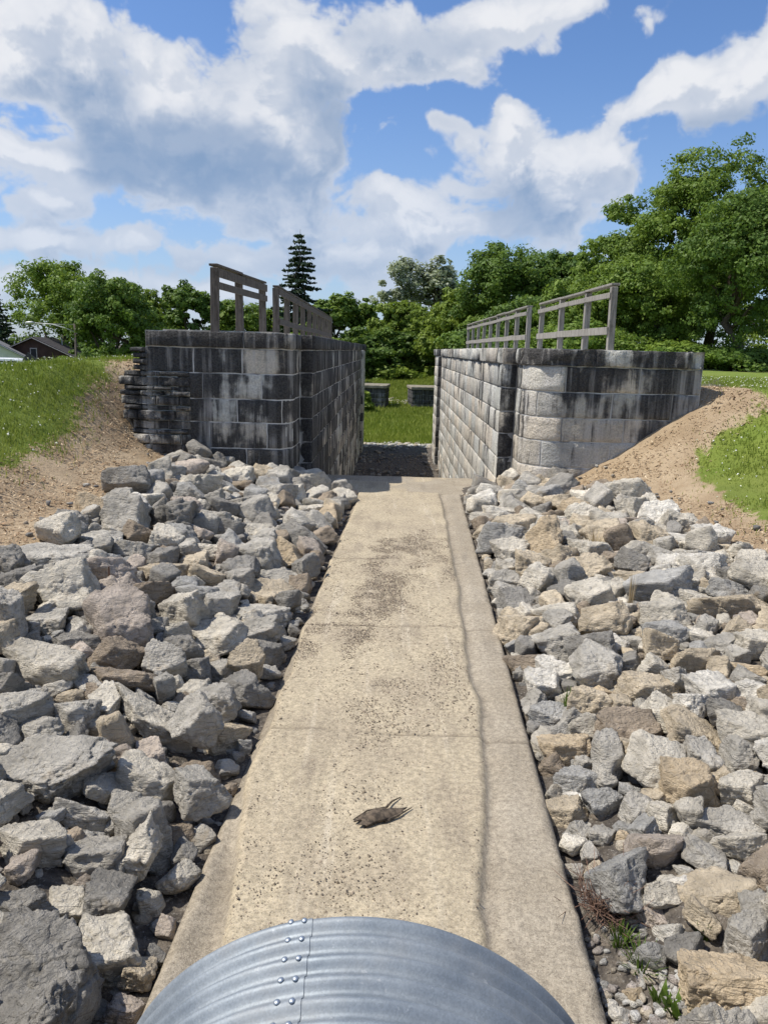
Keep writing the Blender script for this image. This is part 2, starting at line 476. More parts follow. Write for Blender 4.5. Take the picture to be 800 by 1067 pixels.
_rl = sorted([tuple(cast(px, py, 0.15)[:2]) for px, py in ((-120, 640), (0, 578), (62, 546), (112, 512), (185, 478), (222, 463))], key=lambda p: p[1])
_rr = sorted([tuple(cast(px, py, 0.12)[:2]) for px, py in ((930, 640), (800, 578), (745, 560), (690, 530), (640, 502), (600, 508))], key=lambda p: p[1])
print('edges', _rl, _rr)
def rock_edge_l(y): return np.interp(y, [p[1] for p in _rl], [p[0] for p in _rl]) - 0.12 * np.sin(y * 2.3 + 1)
def rock_edge_r(y): return np.interp(y, [p[1] for p in _rr], [p[0] for p in _rr]) + 0.12 * np.sin(y * 2.1 + 2)

def axis(core0, core1, step, far0, far1, grow=1.22):
    a = list(np.arange(core0, core1 + 1e-6, step))
    s = step
    while a[-1] < far1: s *= grow; a.append(a[-1] + s)
    s = step
    while a[0] > far0: s *= grow; a.insert(0, a[0] - s)
    return np.array(a)

gx = axis(-15, 15, 0.13, -2500, 2500); gy = axis(-3, 34, 0.13, -60, 3500, 1.10)
GX, GY = np.meshgrid(gx, gy)
fx, fy = GX.ravel(), GY.ravel()
fz = ground_z(fx, fy)
P3 = np.stack([fx, fy, 0 * fx], 1)
near = np.exp(-((fx / 40) ** 2 + (fy / 60) ** 2))
onbank = S(1.2, 2.0, np.abs(fx))
fz = fz + near * onbank * (0.05 * fbm(P3 * 1.1, 3, 4) + 0.02 * fbm(P3 * 4.1, 5, 3)) + (1 - near) * 0.25 * fbm(P3 * 0.05, 9, 3) * (np.abs(fx) < 400)
inch = (fy > 19.9) & (fy < 53) & (fx > -3.2) & (fx < 4.0)
fz = fz + inch * 0.12 * fbm(P3 * 1.7, 21, 4)
grass = lawn_soft(fx, fy).astype(float)
straw = ((fx < rock_edge_l(fy) + 0.15) | (fx > rock_edge_r(fy) - 0.15) | ((fy > 17.6) & (fx > 3.3))).astype(float)
straw[(fy > 21)] = 0.25
nx, ny = len(gx), len(gy)
idx = np.arange(nx * ny).reshape(ny, nx)
Q = np.stack([idx[:-1, :-1], idx[:-1, 1:], idx[1:, 1:], idx[1:, :-1]], -1).reshape(-1, 4)
g = obj('ground', mesh_np('ground', np.stack([fx, fy, fz], 1), Q, mat=M['ground'], attrs=dict(grass=grass, straw=straw)))
tag(g, kind='structure')

# ------------------------------------------------------------------ concrete path and apron
e_l0, e_l1 = at_z(160, 1020, 0), at_z(372, 512, 0)
e_r0, e_r1 = at_z(635, 1067, 0), at_z(480, 515, 0)
def edge_l(y): return e_l0[0] + (e_l1[0] - e_l0[0]) * (y - e_l0[1]) / (e_l1[1] - e_l0[1])
def edge_r(y): return e_r0[0] + (e_r1[0] - e_r0[0]) * (y - e_r0[1]) / (e_r1[1] - e_r0[1])
Y_AP = float(e_r1[1]); Y_END = float(at_z(430, 497, 0)[1])
_rs = [at_z(px, py, 0) for px, py in ((508, 1000), (505, 900), (508, 800), (500, 740), (485, 680), (480, 620), (470, 570), (462, 528))]
_ls = [at_z(px, py, 0) for px, py in ((222, 1000), (243, 900), (262, 800), (290, 720), (322, 640), (345, 580), (368, 530))]
def sed_r(y): return np.interp(y, [p[1] for p in _rs], [p[0] for p in _rs])
def sed_l(y): return np.interp(y, [p[1] for p in _ls], [p[0] for p in _ls])

def slab_mesh(y0, y1, xl, xr, step, name, apron=False):
    crack_groove_shade = None
    ys = np.arange(y0, y1 + 1e-6, step); n = int(2.6 / step) if not apron else int(5.2 / step)
    u = np.linspace(0, 1, n)
    A, B = xl(ys), xr(ys)
    X = A[:, None] + (B - A)[:, None] * u[None]; Y = np.repeat(ys[:, None], n, 1)
    x, y = X.ravel(), Y.ravel()
    P = np.stack([x, y, 0 * x], 1)
    w = 0.035 * fbm(P * np.array([2, 1.6, 1]), 31, 4)
    if apron:
        sed = 0.9 * S(0.3, -0.2, fbm(P * 0.9, 8, 4))
        z = 0.004 * fbm(P * 3, 2, 4)
        z -= 0.02 * S(0.06, 0.0, np.abs(y - (Y_AP + 0.02)))
    else:
        a = S(-0.02, 0.05, x - sed_l(y) + w); b = S(-0.015, 0.035, sed_r(y) - x + w)
        sed = a * b
        z = 0.030 * sed + 0.004 * fbm(P * 3, 2, 4) + sed * 0.006 * fbm(P * np.array([5, 5, 1]), 12, 4)
        # gutter strips dip a little toward the middle
        z -= 0.026 * S(0.16, 0.0, np.abs(x - sed_r(y) - 0.02)) * (1 - b) + 0.060 * S(0.24, 0.0, np.abs(x - sed_l(y) + 0.03)) * (1 - a)
        # saw joints and a wandering crack
        crack_groove_shade = 0 * x
        for (jx, jy, tilt) in ((430, 766, -0.05), (430, 655, 0.03), (430, 585, 0.0)):
            p = at_z(jx, jy, 0)
            dj = np.abs(y - p[1] - tilt * (x - p[0]) - 0.05 * fbm(P * 1.3, 17, 3))
            on = S(-0.7, 0.0, fbm(P * 1.1, 41, 3)); z -= 0.016 * S(0.03, 0.0, dj) * on; crack_groove_shade = np.maximum(crack_groove_shade, S(0.035, 0.0, dj) * on)
        wand = np.abs(fbm(P * np.array([1.1, .8, 1]), 141, 5, .55)); crack_groove_shade = np.maximum(crack_groove_shade, 0.8 * S(0.012, 0.0, wand) * S(.05, .35, fbm(P * .6, 151, 3)))
        # broken edges
        z -= 0.05 * S(0.05, 0.0, (x - A.repeat(n)) + 0.03 * fbm(P * 3, 51, 3)) + 0.04 * S(0.03, 0.0, (B.repeat(n) - x) + 0.02 * fbm(P * 5, 52, 3))
    if crack_groove_shade is None: crack_groove_shade = 0 * x
    else: crack_groove_shade = np.maximum(crack_groove_shade, (0.50 * S(0.15, 0.0, np.abs(x - sed_l(y) + 0.05 + w)) + 0.22 * S(0.07, 0.0, np.abs(x - sed_r(y) - 0.03 + w))) * S(-.5, .3, fbm(P * np.array([2, 1.2, 1]), 161, 4)))  # groove shade beside the sediment, painted in as a darker dirt colour
    V = np.stack([x, y, z], 1)
    m = len(ys); I = np.arange(m * n).reshape(m, n)
    Qd = np.stack([I[:-1, :-1], I[:-1, 1:], I[1:, 1:], I[1:, :-1]], -1).reshape(-1, 4)
    ring = np.concatenate([I[0, :-1], I[:-1, -1], I[-1, :0:-1], I[:0:-1, 0]])
    low = V[ring].copy(); low[:, 2] = -0.32
    k = len(V) + np.arange(len(ring))
    Qs = np.stack([ring, k, np.roll(k, -1), np.roll(ring, -1)], 1)
    V = np.concatenate([V, low]); sed = np.concatenate([sed, 0 * low[:, 0]]); crack_groove_shade = np.concatenate([crack_groove_shade, 0 * low[:, 0]])
    return mesh_np(name, V, np.concatenate([Qd, Qs]), mat=M['slab'], attrs=dict(sed=sed, crack_groove_shade=crack_groove_shade))

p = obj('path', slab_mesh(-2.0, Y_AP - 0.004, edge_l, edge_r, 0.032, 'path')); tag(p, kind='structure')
p = obj('path', slab_mesh(Y_AP, Y_END, lambda y: -1.93 + 0 * y, lambda y: lerp(2.72, 2.72, S(0, 1, y)), 0.04, 'apron', True)); tag(p, kind='structure')
mb = MB(); mb.box(-1.9, 2.7, Y_END - 0.55, Y_END - 0.02, -3.6, -0.325)
o = mb.build('breast_wall', M['stone']); tag(o, 'stone drop wall under the far end of the concrete path', 'wall')

# ------------------------------------------------------------------ lock walls
def polyline(pts, step=0.04):
    """dense path with smooth normals; pts: (x, y)"""
    out = [np.array(pts[0], float)]
    for a, b in zip(pts[:-1], pts[1:]):
        a = np.array(a, float); b = np.array(b, float)
        n = max(1, int(np.linalg.norm(b - a) / step))
        for k in range(1, n + 1): out.append(a + (b - a) * k / n)
    return np.array(out)

def arc(cx, cy, r, a0, a1, n=10):
    return [(cx + r * math.cos(R(a0 + (a1 - a0) * k / n)), cy + r * math.sin(R(a0 + (a1 - a0) * k / n))) for k in range(n + 1)]

class Face:
    """a straight or curved run of masonry; side=+1 if the outer normal is to the left of travel"""
    def __init__(s, pts, side):
        s.P = polyline(pts); d = np.gradient(s.P, axis=0)
        d /= np.linalg.norm(d, axis=1)[:, None]
        s.N = np.stack([-d[:, 1], d[:, 0]], 1) * side
        s.s = np.concatenate([[0], np.cumsum(np.linalg.norm(np.diff(s.P, axis=0), axis=1))])
        s.L = s.s[-1]; s.side = side
    def at(s, t):
        return (np.stack([np.interp(t, s.s, s.P[:, 0]), np.interp(t, s.s, s.P[:, 1])], -1),
                np.stack([np.interp(t, s.s, s.N[:, 0]), np.interp(t, s.s, s.N[:, 1])], -1))

class Masonry:
    def __init__(s): s.V = []; s.Q = []; s.C = []; s.T = []; s.n = 0
    def block(s, face, s0, s1, z0, z1, res, stain, rough=0.02, proud=0.0, seed=0):
        g = 0.014
        a, b = s0 + g, s1 - g; c, d = z0 + g, z1 - g
        if b - a < 0.05: return
        nu = max(2, int((b - a) / res)); nv = max(2, int((d - c) / res))
        e = 0.022
        us = np.concatenate([[a, a], np.linspace(a + e, b - e, nu), [b, b]])
        vs = np.concatenate([[c, c], np.linspace(c + e, d - e, nv), [d, d]])
        U, W = np.meshgrid(us, vs)
        P, N = face.at(U.ravel()); z = W.ravel()
        ku = np.concatenate([[-1, 0], np.ones(nu), [0, -1]]); kv = np.concatenate([[-1, 0], np.ones(nv), [0, -1]])
        K = np.minimum(ku[None, :], kv[:, None]).ravel()
        p3 = np.stack([P[:, 0], P[:, 1], z], 1)
        nz = fbm(p3 * 3.1 + seed * 3.3, 60, 4); chip = S(0.35, 0.9, fbm(p3 * 2.3 + seed, 77, 3))
        dep = np.where(K < 0, -0.16, np.where(K == 0, proud * .7 - 0.008, np.maximum(proud + 0.007 + 0.85 * rough * nz - 0.05 * chip * rough / 0.02, -0.005)))
        dep = np.where(K >= 0, np.maximum(dep + (random.random() - 0.5) * rough * 0.9 * (K > 0), -0.0085), dep)
        jz = 0.014 * fbm(p3 * 5, 90, 3) * (K == 0)
        ju = 0.014 * fbm(p3 * 5 + 9, 95, 3) * (K == 0)
        V = np.stack([P[:, 0] + N[:, 0] * dep + N[:, 1] * ju, P[:, 1] + N[:, 1] * dep - N[:, 0] * ju, z + jz], 1)
        m, n = len(vs), len(us); I = np.arange(m * n).reshape(m, n) + s.n
        q = np.stack([I[:-1, :-1], I[:-1, 1:], I[1:, 1:], I[1:, :-1]], -1).reshape(-1, 4)
        if face.side > 0: q = q[:, ::-1]
        tone = 0.82 + 0.36 * random.random(); w = (random.random() - 0.5) * 0.12
        s.V.append(V); s.Q.append(q); s.C.append(np.tile([tone * (1 + w), tone, tone * (1 - w)], (len(V), 1)))
        st = stain(U.ravel(), z) if callable(stain) else np.full(len(V), stain)
        s.T.append(st + (random.random() - 0.5) * 0.30); s.n += len(V)
    def run(s, face, courses, res, stain, lens=(0.85, 1.5), rough=0.02, proud=0.0, s_max=None, seed=0):
        for ci, (z0, z1) in enumerate(courses):
            L0 = s_max[ci][0] if s_max else 0.0; L = s_max[ci][1] if s_max else face.L
            x = L0; first = True
            while x < L - 0.02:
                w = random.uniform(*lens) * (0.55 if (first and ci % 2) else 1)
                first = False
                if L - (x + w) < 0.45: w = L - x
                s.block(face, x, x + w, z0, z1, res, stain, rough, proud, seed + ci * 7 + x)
                x += w
    def build(s, name, parent):
        return obj(name, mesh_np(name, np.concatenate(s.V), np.concatenate(s.Q), mat=M['stone'], cols=np.concatenate(s.C), attrs=dict(stain=np.concatenate(s.T))), parent)

def prism(mb, pts, z0, z1):
    n = len(pts)
    vs = [(x, y, z0) for x, y in pts] + [(x, y, z1) for x, y in pts]
    mb.add(vs, [tuple(range(n - 1, -1, -1)), tuple(range(n, 2 * n))] + [(i, (i + 1) % n, n + (i + 1) % n, n + i) for i in range(n)])

def courses(ztop, zbot, h=0.56):
    o = []; z = ztop
    k = 0
    while z > zbot:
        hh = h * (1 + 0.06 * math.sin(k * 2.7)); o.append((z - hh, z)); z -= hh; k += 1
    return o

def inset(face, d):
    d = d - 0.008
    return [tuple(p - n * d) for p, n in zip(face.P, face.N)]

YF = float(at_y(305, 365, 18.0)[1])
XL = float(at_y(326, 365, 19.3)[0]); XLr = float(at_y(306, 365, 17.9)[0]) - 0.02
XR = float(at_y(523, 365, 19.5)[0]); XRr = XR + 0.40
XLo = float(at_y(152, 365, 17.7)[0]); XRo = float(at_y(737, 365, 17.7)[0])
ZL, ZR = 3.62, 3.44
YC_L, YC_R, YFR, YE, YEL = 19.25, 19.45, 17.75, 46.5, 52.0
print('lock', XL, XLr, XR, XRr, XLo, XRo)

# ---- left wall
lw = thing('lock_wall', 'black stained stone lock wall on the left with its face in shade', 'stone wall', (XL - 1.2, 30, -3.1))
def place(o, parent):   # parts are modelled in world space under an Empty that stands at its base
    o.matrix_parent_inverse = Matrix.Translation(parent.location).inverted() if True else o.matrix_parent_inverse
    return o
YFL = 17.7
f_front = Face([(XLo, YFL)] + [(XLr - 0.45, YFL)] + arc(XLr - 0.45, YFL + 0.45, 0.45, -90, 0)[1:] , -1)
f_rec = Face([(XLr, YFL + 0.45), (XLr, YC_L)], -1)
f_ret = Face([(XLr, YC_L), (XL, YC_L)], -1)
f_ch = Face([(XL, YC_L), (XL, 48.6)], -1)
f_pilr = Face([(XL - 0.25, 49.5), (XL + 0.12, 49.5)], -1)
f_pil = Face([(XL + 0.12, 49.5), (XL + 0.12, YEL)], -1)
cs = courses(ZL - 0.37, -3.7)
mz = Masonry()
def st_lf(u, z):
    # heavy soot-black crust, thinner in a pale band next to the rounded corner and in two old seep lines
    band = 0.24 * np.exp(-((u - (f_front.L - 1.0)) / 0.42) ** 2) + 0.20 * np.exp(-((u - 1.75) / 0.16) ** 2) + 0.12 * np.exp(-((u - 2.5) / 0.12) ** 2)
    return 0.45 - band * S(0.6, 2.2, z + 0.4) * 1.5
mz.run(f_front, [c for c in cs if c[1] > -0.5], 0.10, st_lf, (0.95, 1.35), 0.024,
       s_max=[(0.0 if k == 0 else (0.95, 0.7, 0.85, 0.75, 0.95, 0.8)[k % 6], f_front.L) for k in range(12)])
mz.run(f_rec, cs, 0.12, 0.28, (1.2, 1.6)); mz.run(f_ret, cs, 0.12, 0.25, (1.0, 1.3))
mz.run(f_ch, cs, 0.2, lambda u, z: 0.26 - 0.20 * S(1.4, -2.5, z), (0.9, 1.5), 0.016)
mz.run(f_pilr, cs, 0.2, 0.1, (0.6, 1)); mz.run(f_pil, cs, 0.2, 0.05, (0.9, 1.2))
place(mz.build('stonework', lw), lw)
cp = Masonry()
cz = [(ZL - 0.37, ZL)]
for f, rs in ((f_front, 0.10), (f_rec, 0.12), (f_ch, 0.25), (f_pil, 0.25)): cp.run(f, cz, rs, 0.40, (1.6, 2.4), 0.018, 0.05)
cp.run(f_ret, cz, 0.12, 0.3, (1.6, 2.4), 0.01, 0.05)
place(cp.build('coping', lw), lw)
ov = inset(f_front, 0.02) + inset(f_rec, 0.02) + [(XL - 0.02, YC_L + 0.02), (XL - 0.02, 48.6), (XL - 0.24, 48.62), (XL - 0.24, 49.52), (XL + 0.1, 49.52), (XL + 0.1, YEL), (XL - 2.6, YEL), (XL - 2.6, 19.6), (XLo + 0.02, 19.2)]
mb = MB(); prism(mb, ov, -3.7, ZL - 0.012); place(mb.build('mortar_core', M['mortar'], lw), lw)
mb = MB(); prism(mb, [(XLo + 0.3, YFL + 0.35), (XLr - 0.5, YFL + 0.35), (XLr - 0.35, 19.0), (XLo + 0.3, 19.0)], ZL - 0.012, ZL + 0.02)
place(mb.build('top_fill', M['fill'], lw), lw)

# ---- right wall
rw = thing('lock_wall', 'sunlit grey stone lock wall on the right with a rounded front end', 'stone wall', (XR + 1.2, 30, -3.1))
r_rec = Face([(XRr, YC_R), (XRr, YFR + 0.95)], -1)
r_front = Face(arc(XRr + 0.9, YFR + 0.95, 0.9, 180, 262, 14) + [(XRo, YFR + 0.10)], -1)
r_ret = Face([(XR, YC_R), (XRr, YC_R)], -1)
r_ch = Face([(XR, 43.4), (XR, YC_R)], -1)
r_pilr = Face([(XR - 0.14, 44.6), (XR + 0.25, 44.6)], -1)
r_pil = Face([(XR - 0.14, YE + 1.2), (XR - 0.14, 44.6)], -1)
cs2 = courses(ZR - 0.40, -3.7, 0.575)
mz = Masonry()
def st_rf(u, z):
    return 0.03 - 0.17 * np.exp(-((u - 1.0) / 0.75) ** 2) + 0.10 * S(2.0, 3.6, u) - 0.12 * np.exp(-((u - 3.0) / 0.2) ** 2) + 0.10 * S(1.6, 3.0, z)
mz.run(r_front, [c for c in cs2 if c[1] > -0.6], 0.10, st_rf, (1.2, 1.75), 0.026, s_max=None)
mz.run(r_rec, cs2, 0.12, lambda u, z: 0.0 + 0.14 * S(0.7, 0.2, u), (1.2, 1.6))
mz.run(r_ret, cs2, 0.12, 0.26, (0.9, 1.2)); mz.run(r_ch, cs2, 0.16, lambda u, z: -0.13 + 0.10 * S(1.0, 3.2, z), (0.85, 1.35), 0.02)
mz.run(r_pilr, cs2, 0.2, 0.22, (0.9, 1.2)); mz.run(r_pil, cs2, 0.2, -0.15, (0.9, 1.2))
place(mz.build('stonework', rw), rw)
cp = Masonry(); cz = [(ZR - 0.40, ZR)]
for f, rs in ((r_front, 0.09), (r_rec, 0.12), (r_ch, 0.22), (r_pil, 0.25), (r_ret, 0.12)):
    cp.run(f, cz, rs, -0.06 if f is r_ch else 0.14, (1.7, 2.6), 0.05, 0.07)
place(cp.build('coping', rw), rw)
ov = [(XR - 0.12, YE + 1.2), (XR - 0.12, 44.62), (XR + 0.24, 44.62), (XR + 0.24, 43.4), (XR + 0.02, 43.38), (XR + 0.02, YC_R + 0.02)] + inset(r_rec, 0.02) + inset(r_front, 0.025) + [(XRo - 0.02, 19.3), (XR + 2.7, 19.8), (XR + 2.7, YE + 1.2)]
mb = MB(); prism(mb, ov, -3.7, ZR - 0.012); place(mb.build('mortar_core', M['mortar'], rw), rw)

# ---- crumbling rubble end of the left wing
rb = Masonry()
f_rub = Face([(XLo - 0.72, YFL + 0.20), (XLo + 0.1, YFL - 0.035), (XLo + 0.99, YFL - 0.035)], -1)
z = ZL - 0.38; k = -3
while z > 0.8:
    h = random.uniform(0.09, 0.24)
    s0 = [0.25, 0.1, 0.0, 0.12, 0.0, 0.05, 0.15, 0.1, 0.25, .2][min(k, 9)] + random.uniform(0, .1)
    Lr_ = f_rub.L
    if z > ZL - 0.37 - 0.50: Lr_ = 0.80; s0 = random.uniform(.34, .55); h = random.uniform(.12, .2)
    x = s0
    while x < Lr_ - 0.05:
        w = min(random.uniform(0.35, 0.9), Lr_ - x)
        rb.block(f_rub, x, x + w, z - h, z, 0.06, 0.42 if k < 4 else 0.22, 0.05, random.uniform(-0.03, 0.13), k)
        x += w
    z -= h; k += 1
re_ = thing('broken_wall', 'crumbling end of thin broken stones at the outer end of the left wall', 'broken wall', (XLo - 0.4, YFL + 0.5, 0.8))
place(rb.build('thin_stones', re_), re_)
mb = MB(); prism(mb, [(XLo - 0.62, YFL + 0.3), (XLo - 0.03, YFL + 0.12), (XLo - 0.03, 19.0), (XLo - 0.6, 19.0)], 0.6, ZL - 1.0)
prism(mb, [(XLo - 0.20, YFL + 0.16), (XLo - 0.03, YFL + 0.06), (XLo - 0.03, 19.0), (XLo - 0.20, 19.0)], ZL - 0.995, ZL - 0.41); place(mb.build('mortar_core', M['backing'], re_), re_)

# ------------------------------------------------------------------ railings
def railing(label, posts, zbase, hgt, mat, lower, group):
    r = thing('railing', label, 'railing', (posts[0][0], posts[0][1], zbase), 0, group)
    def P(i, z): return (posts[i][0], posts[i][1], zbase + z)
    for i, (x, y) in enumerate(posts):
        m = MB(); lean = random.uniform(-0.02, 0.02); h_ = hgt - 0.02
        m.beam((x, y, zbase - 0.02), (x + lean, y, zbase + h_), (0.18 if mat is M["rail_dark"] else 0.145), 0.15, (0, 1, 0))
        place(m.build('post', mat, r, 0.008), r)
    off = 0.075
    def rail(z, w, h, dx, name):
        m = MB()
        for i in range(len(posts) - 1):
            a = Vector(P(i, z + random.uniform(-.015, .015))); b = Vector(P(i + 1, z + random.uniform(-.015, .015)))
            d = (b - a).normalized()
            m.beam(a + Vector((dx, 0, 0)) - d * 0.06 * (i == 0), b + Vector((dx, 0, 0)) + d * (0.06 if i == len(posts) - 2 else -0.004), w, h)
        place(m.build(name, mat, r, 0.006), r)
    rail(hgt + 0.025, 0.20, 0.05, 0.0, 'cap_rail')
    rail(hgt - 0.13, 0.045, 0.19, 0.097, 'upper_rail') if lower != 'right' else rail(hgt - 0.20, 0.045, 0.12, -0.097, 'upper_rail')
    if lower == 'none':
        rail(hgt - 0.40, 0.045, 0.16, 0.0975, 'mid_rail')
    else:
        rail(0.42, 0.045, 0.17, -0.097 if lower == 'right' else 0.097, 'lower_rail')
    return r

hL, hR = 1.42, 1.40
def post_x(px, y): return float(at_y(px, 330, y)[0])
p0 = [(post_x(224, 18.0), 18.0), (post_x(250, 20.0), 20.0), (post_x(274, 22.3), 22.3)]
railing('short dark timber railing nearest the camera on the left wall', p0, ZL, hL, M['rail_dark'], 'none', 'railings on the left wall')
x0, x1 = post_x(288, 23.6), XL - 1.75
p1 = [(lerp(x0, x1, k / 9), 23.6 + 2.5 * k) for k in range(10)]
railing('long dark timber railing receding along the left wall behind the short one', p1, ZL, hL, M['rail_dark'], 'left', 'railings on the left wall')
x0 = post_x(639, 17.9)
p2 = [(x0, 18.0), (post_x(611, 20.0), 20.0), (post_x(585, 22.6), 22.6), (post_x(564, 25.4), 25.4)]
railing('four post grey timber railing at the front of the right wall', p2, ZR, hR, M['rail'], 'right', 'railings on the right wall')
x0, x1 = post_x(551, 26.8), post_x(484, 49.0)
p3 = [(lerp(x0, x1, k / 8), 26.8 + (46.0 - 26.8) * k / 8) for k in range(9)]
railing('long grey timber railing receding along the right wall toward the trees', p3, ZR, hR, M['rail'], 'right', 'railings on the right wall')

# ------------------------------------------------------------------ far abutments
def abutment(px, y, w, d, h, label, lean):
    x = float(at_y(px, 400, y)[0]); pz = gz(x, y - d / 2) - 0.1
    t = thing('stone_abutment', label, 'abutment', (x, y, pz), R(lean), 'stone abutments past the lock')
    me = Masonry()
    f1 = Face([(-w / 2, -d / 2), (w / 2, -d / 2)], -1); f2 = Face([(w / 2, -d / 2), (w / 2, d / 2)], -1); f3 = Face([(-w / 2, d / 2), (-w / 2, -d / 2)], -1)
    for f in (f1, f2, f3): me.run(f, courses(h - 0.3, -0.4, 0.5), 0.25, 0.42, (0.7, 1.2), 0.04)
    me.build('stonework', t)
    m = MB(); m.box(-w / 2 + .03, w / 2 - .03, -d / 2 + .03, d / 2 - .03, -0.5, h - 0.31); m.build('mortar_core', M['mortar'], t)
    m = MB(); m.box(-w / 2 - .12, w / 2 + .12, -d / 2 - .15, d / 2 + .1, h - 0.30, h); m.build('cap_slab', M['capstone'], t, 0.04)
abutment(384, 80, 3.9, 4.5, 2.55, 'stone abutment with pale cap, half hidden by the left lock wall', -4)
abutment(445, 82, 3.6, 4.5, 2.4, 'stone abutment with pale cap, just left of the right lock wall', 5)
# ------------------------------------------------------------------ rocks
def ico(level):
    bm = bmesh.new(); bmesh.ops.create_icosphere(bm, subdivisions=level, radius=1.0)
    bm.verts.ensure_lookup_table()
    V = np.array([v.co[:] for v in bm.verts]); T = np.array([[v.index for v in f.verts] for f in bm.faces])
    bm.free(); return V / np.linalg.norm(V, axis=1)[:, None], T
ICO = {k: ico(k) for k in (2, 3, 4, 5, 6)}

def rock_geo(dims, seed, level, sharp=1.0):
    rg = np.random.default_rng(seed)
    D, T = ICO[level]
    K = int(rg.integers(9, 15))
    n = rg.normal(size=(K, 3)); n /= np.linalg.norm(n, axis=1)[:, None]
    # two bedding faces make it blocky, the rest are random breaks
    n[0] = (rg.normal(0, .12), rg.normal(0, .12), 1); n[1] = (rg.normal(0, .15), rg.normal(0, .15), -1)
    a = rg.uniform(0, 6.28)
    for i in range(4):
        b = a + i * math.pi / 2 + rg.normal(0, 0.28); n[2 + i] = (math.cos(b), math.sin(b), rg.normal(0, .3))
    n /= np.linalg.norm(n, axis=1)[:, None]
    h = rg.uniform(0.72, 1.05, K); h[:2] = rg.uniform(0.55, 0.8, 2)
    h[6:] = rg.uniform(0.82, 1.08, K - 6)
    dots = np.clip(D @ n.T, 0, None) / h
    p = rg.uniform(36, 80)
    r = (dots ** p).sum(1) ** (-1 / p)
    r = np.clip(r, 0, 1.5)
    V = D * r[:, None]
    V = V / (np.abs(V).max(0))
    o = seed * 1.37 % 91
    sc = float(np.mean(dims)) / 0.5
    q = V * np.array(dims) / np.mean(dims) * 1.0
    f1 = fbm(q * 1.3 + o, 3, 3); f2 = fbm(q * 3.7 + o, 11, 4, 0.6); rd = 1 - np.abs(fbm(q * 2.4 + o, 23, 3))
    lay = vnoise(np.stack([q[:, 0] * 0.8, q[:, 1] * 0.8, q[:, 2] * 7], 1) + o, 31)
    st = q[:, 2] * 4.5 + 1.3 * vnoise(q * 1.1 + o, 37) + o
    step = (np.floor(st) % 3) / 3.0 + 0.3 * (S(0.75, 1, st - np.floor(st)) - .5)
    band = S(0.9, 0.4, np.abs(D[:, 2])) * S(-.2, .4, vnoise(q * 0.9 + o + 5, 39))
    bite = S(0.15, 0.75, fbm(q * 1.0 + o + 9, 43, 3))
    d = 0.07 * f1 + 0.042 * f2 - 0.075 * S(0.80, 1.0, rd) + 0.016 * lay + 0.05 * band * (step - .5) - 0.13 * bite
    if level >= 5: d = d + 0.020 * fbm(q * 11 + o, 41, 4, 0.62)
    V = V * (1 + d)[:, None]
    return V * np.array(dims) / 2, T

TONE = dict(g=(.42, .405, .37), d=(.26, .252, .235), p=(.55, .52, .455), t=(.50, .435, .335), b=(.31, .26, .205), o=(.49, .405, .29), k=(.46, .405, .355), s=(.36, .36, .35), w=(.64, .62, .57))
TWORD = dict(g='grey', d='dark grey', p='pale grey', t='tan', b='brown', o='orange tan', k='pinkish grey', s='blue grey', w='whitish')
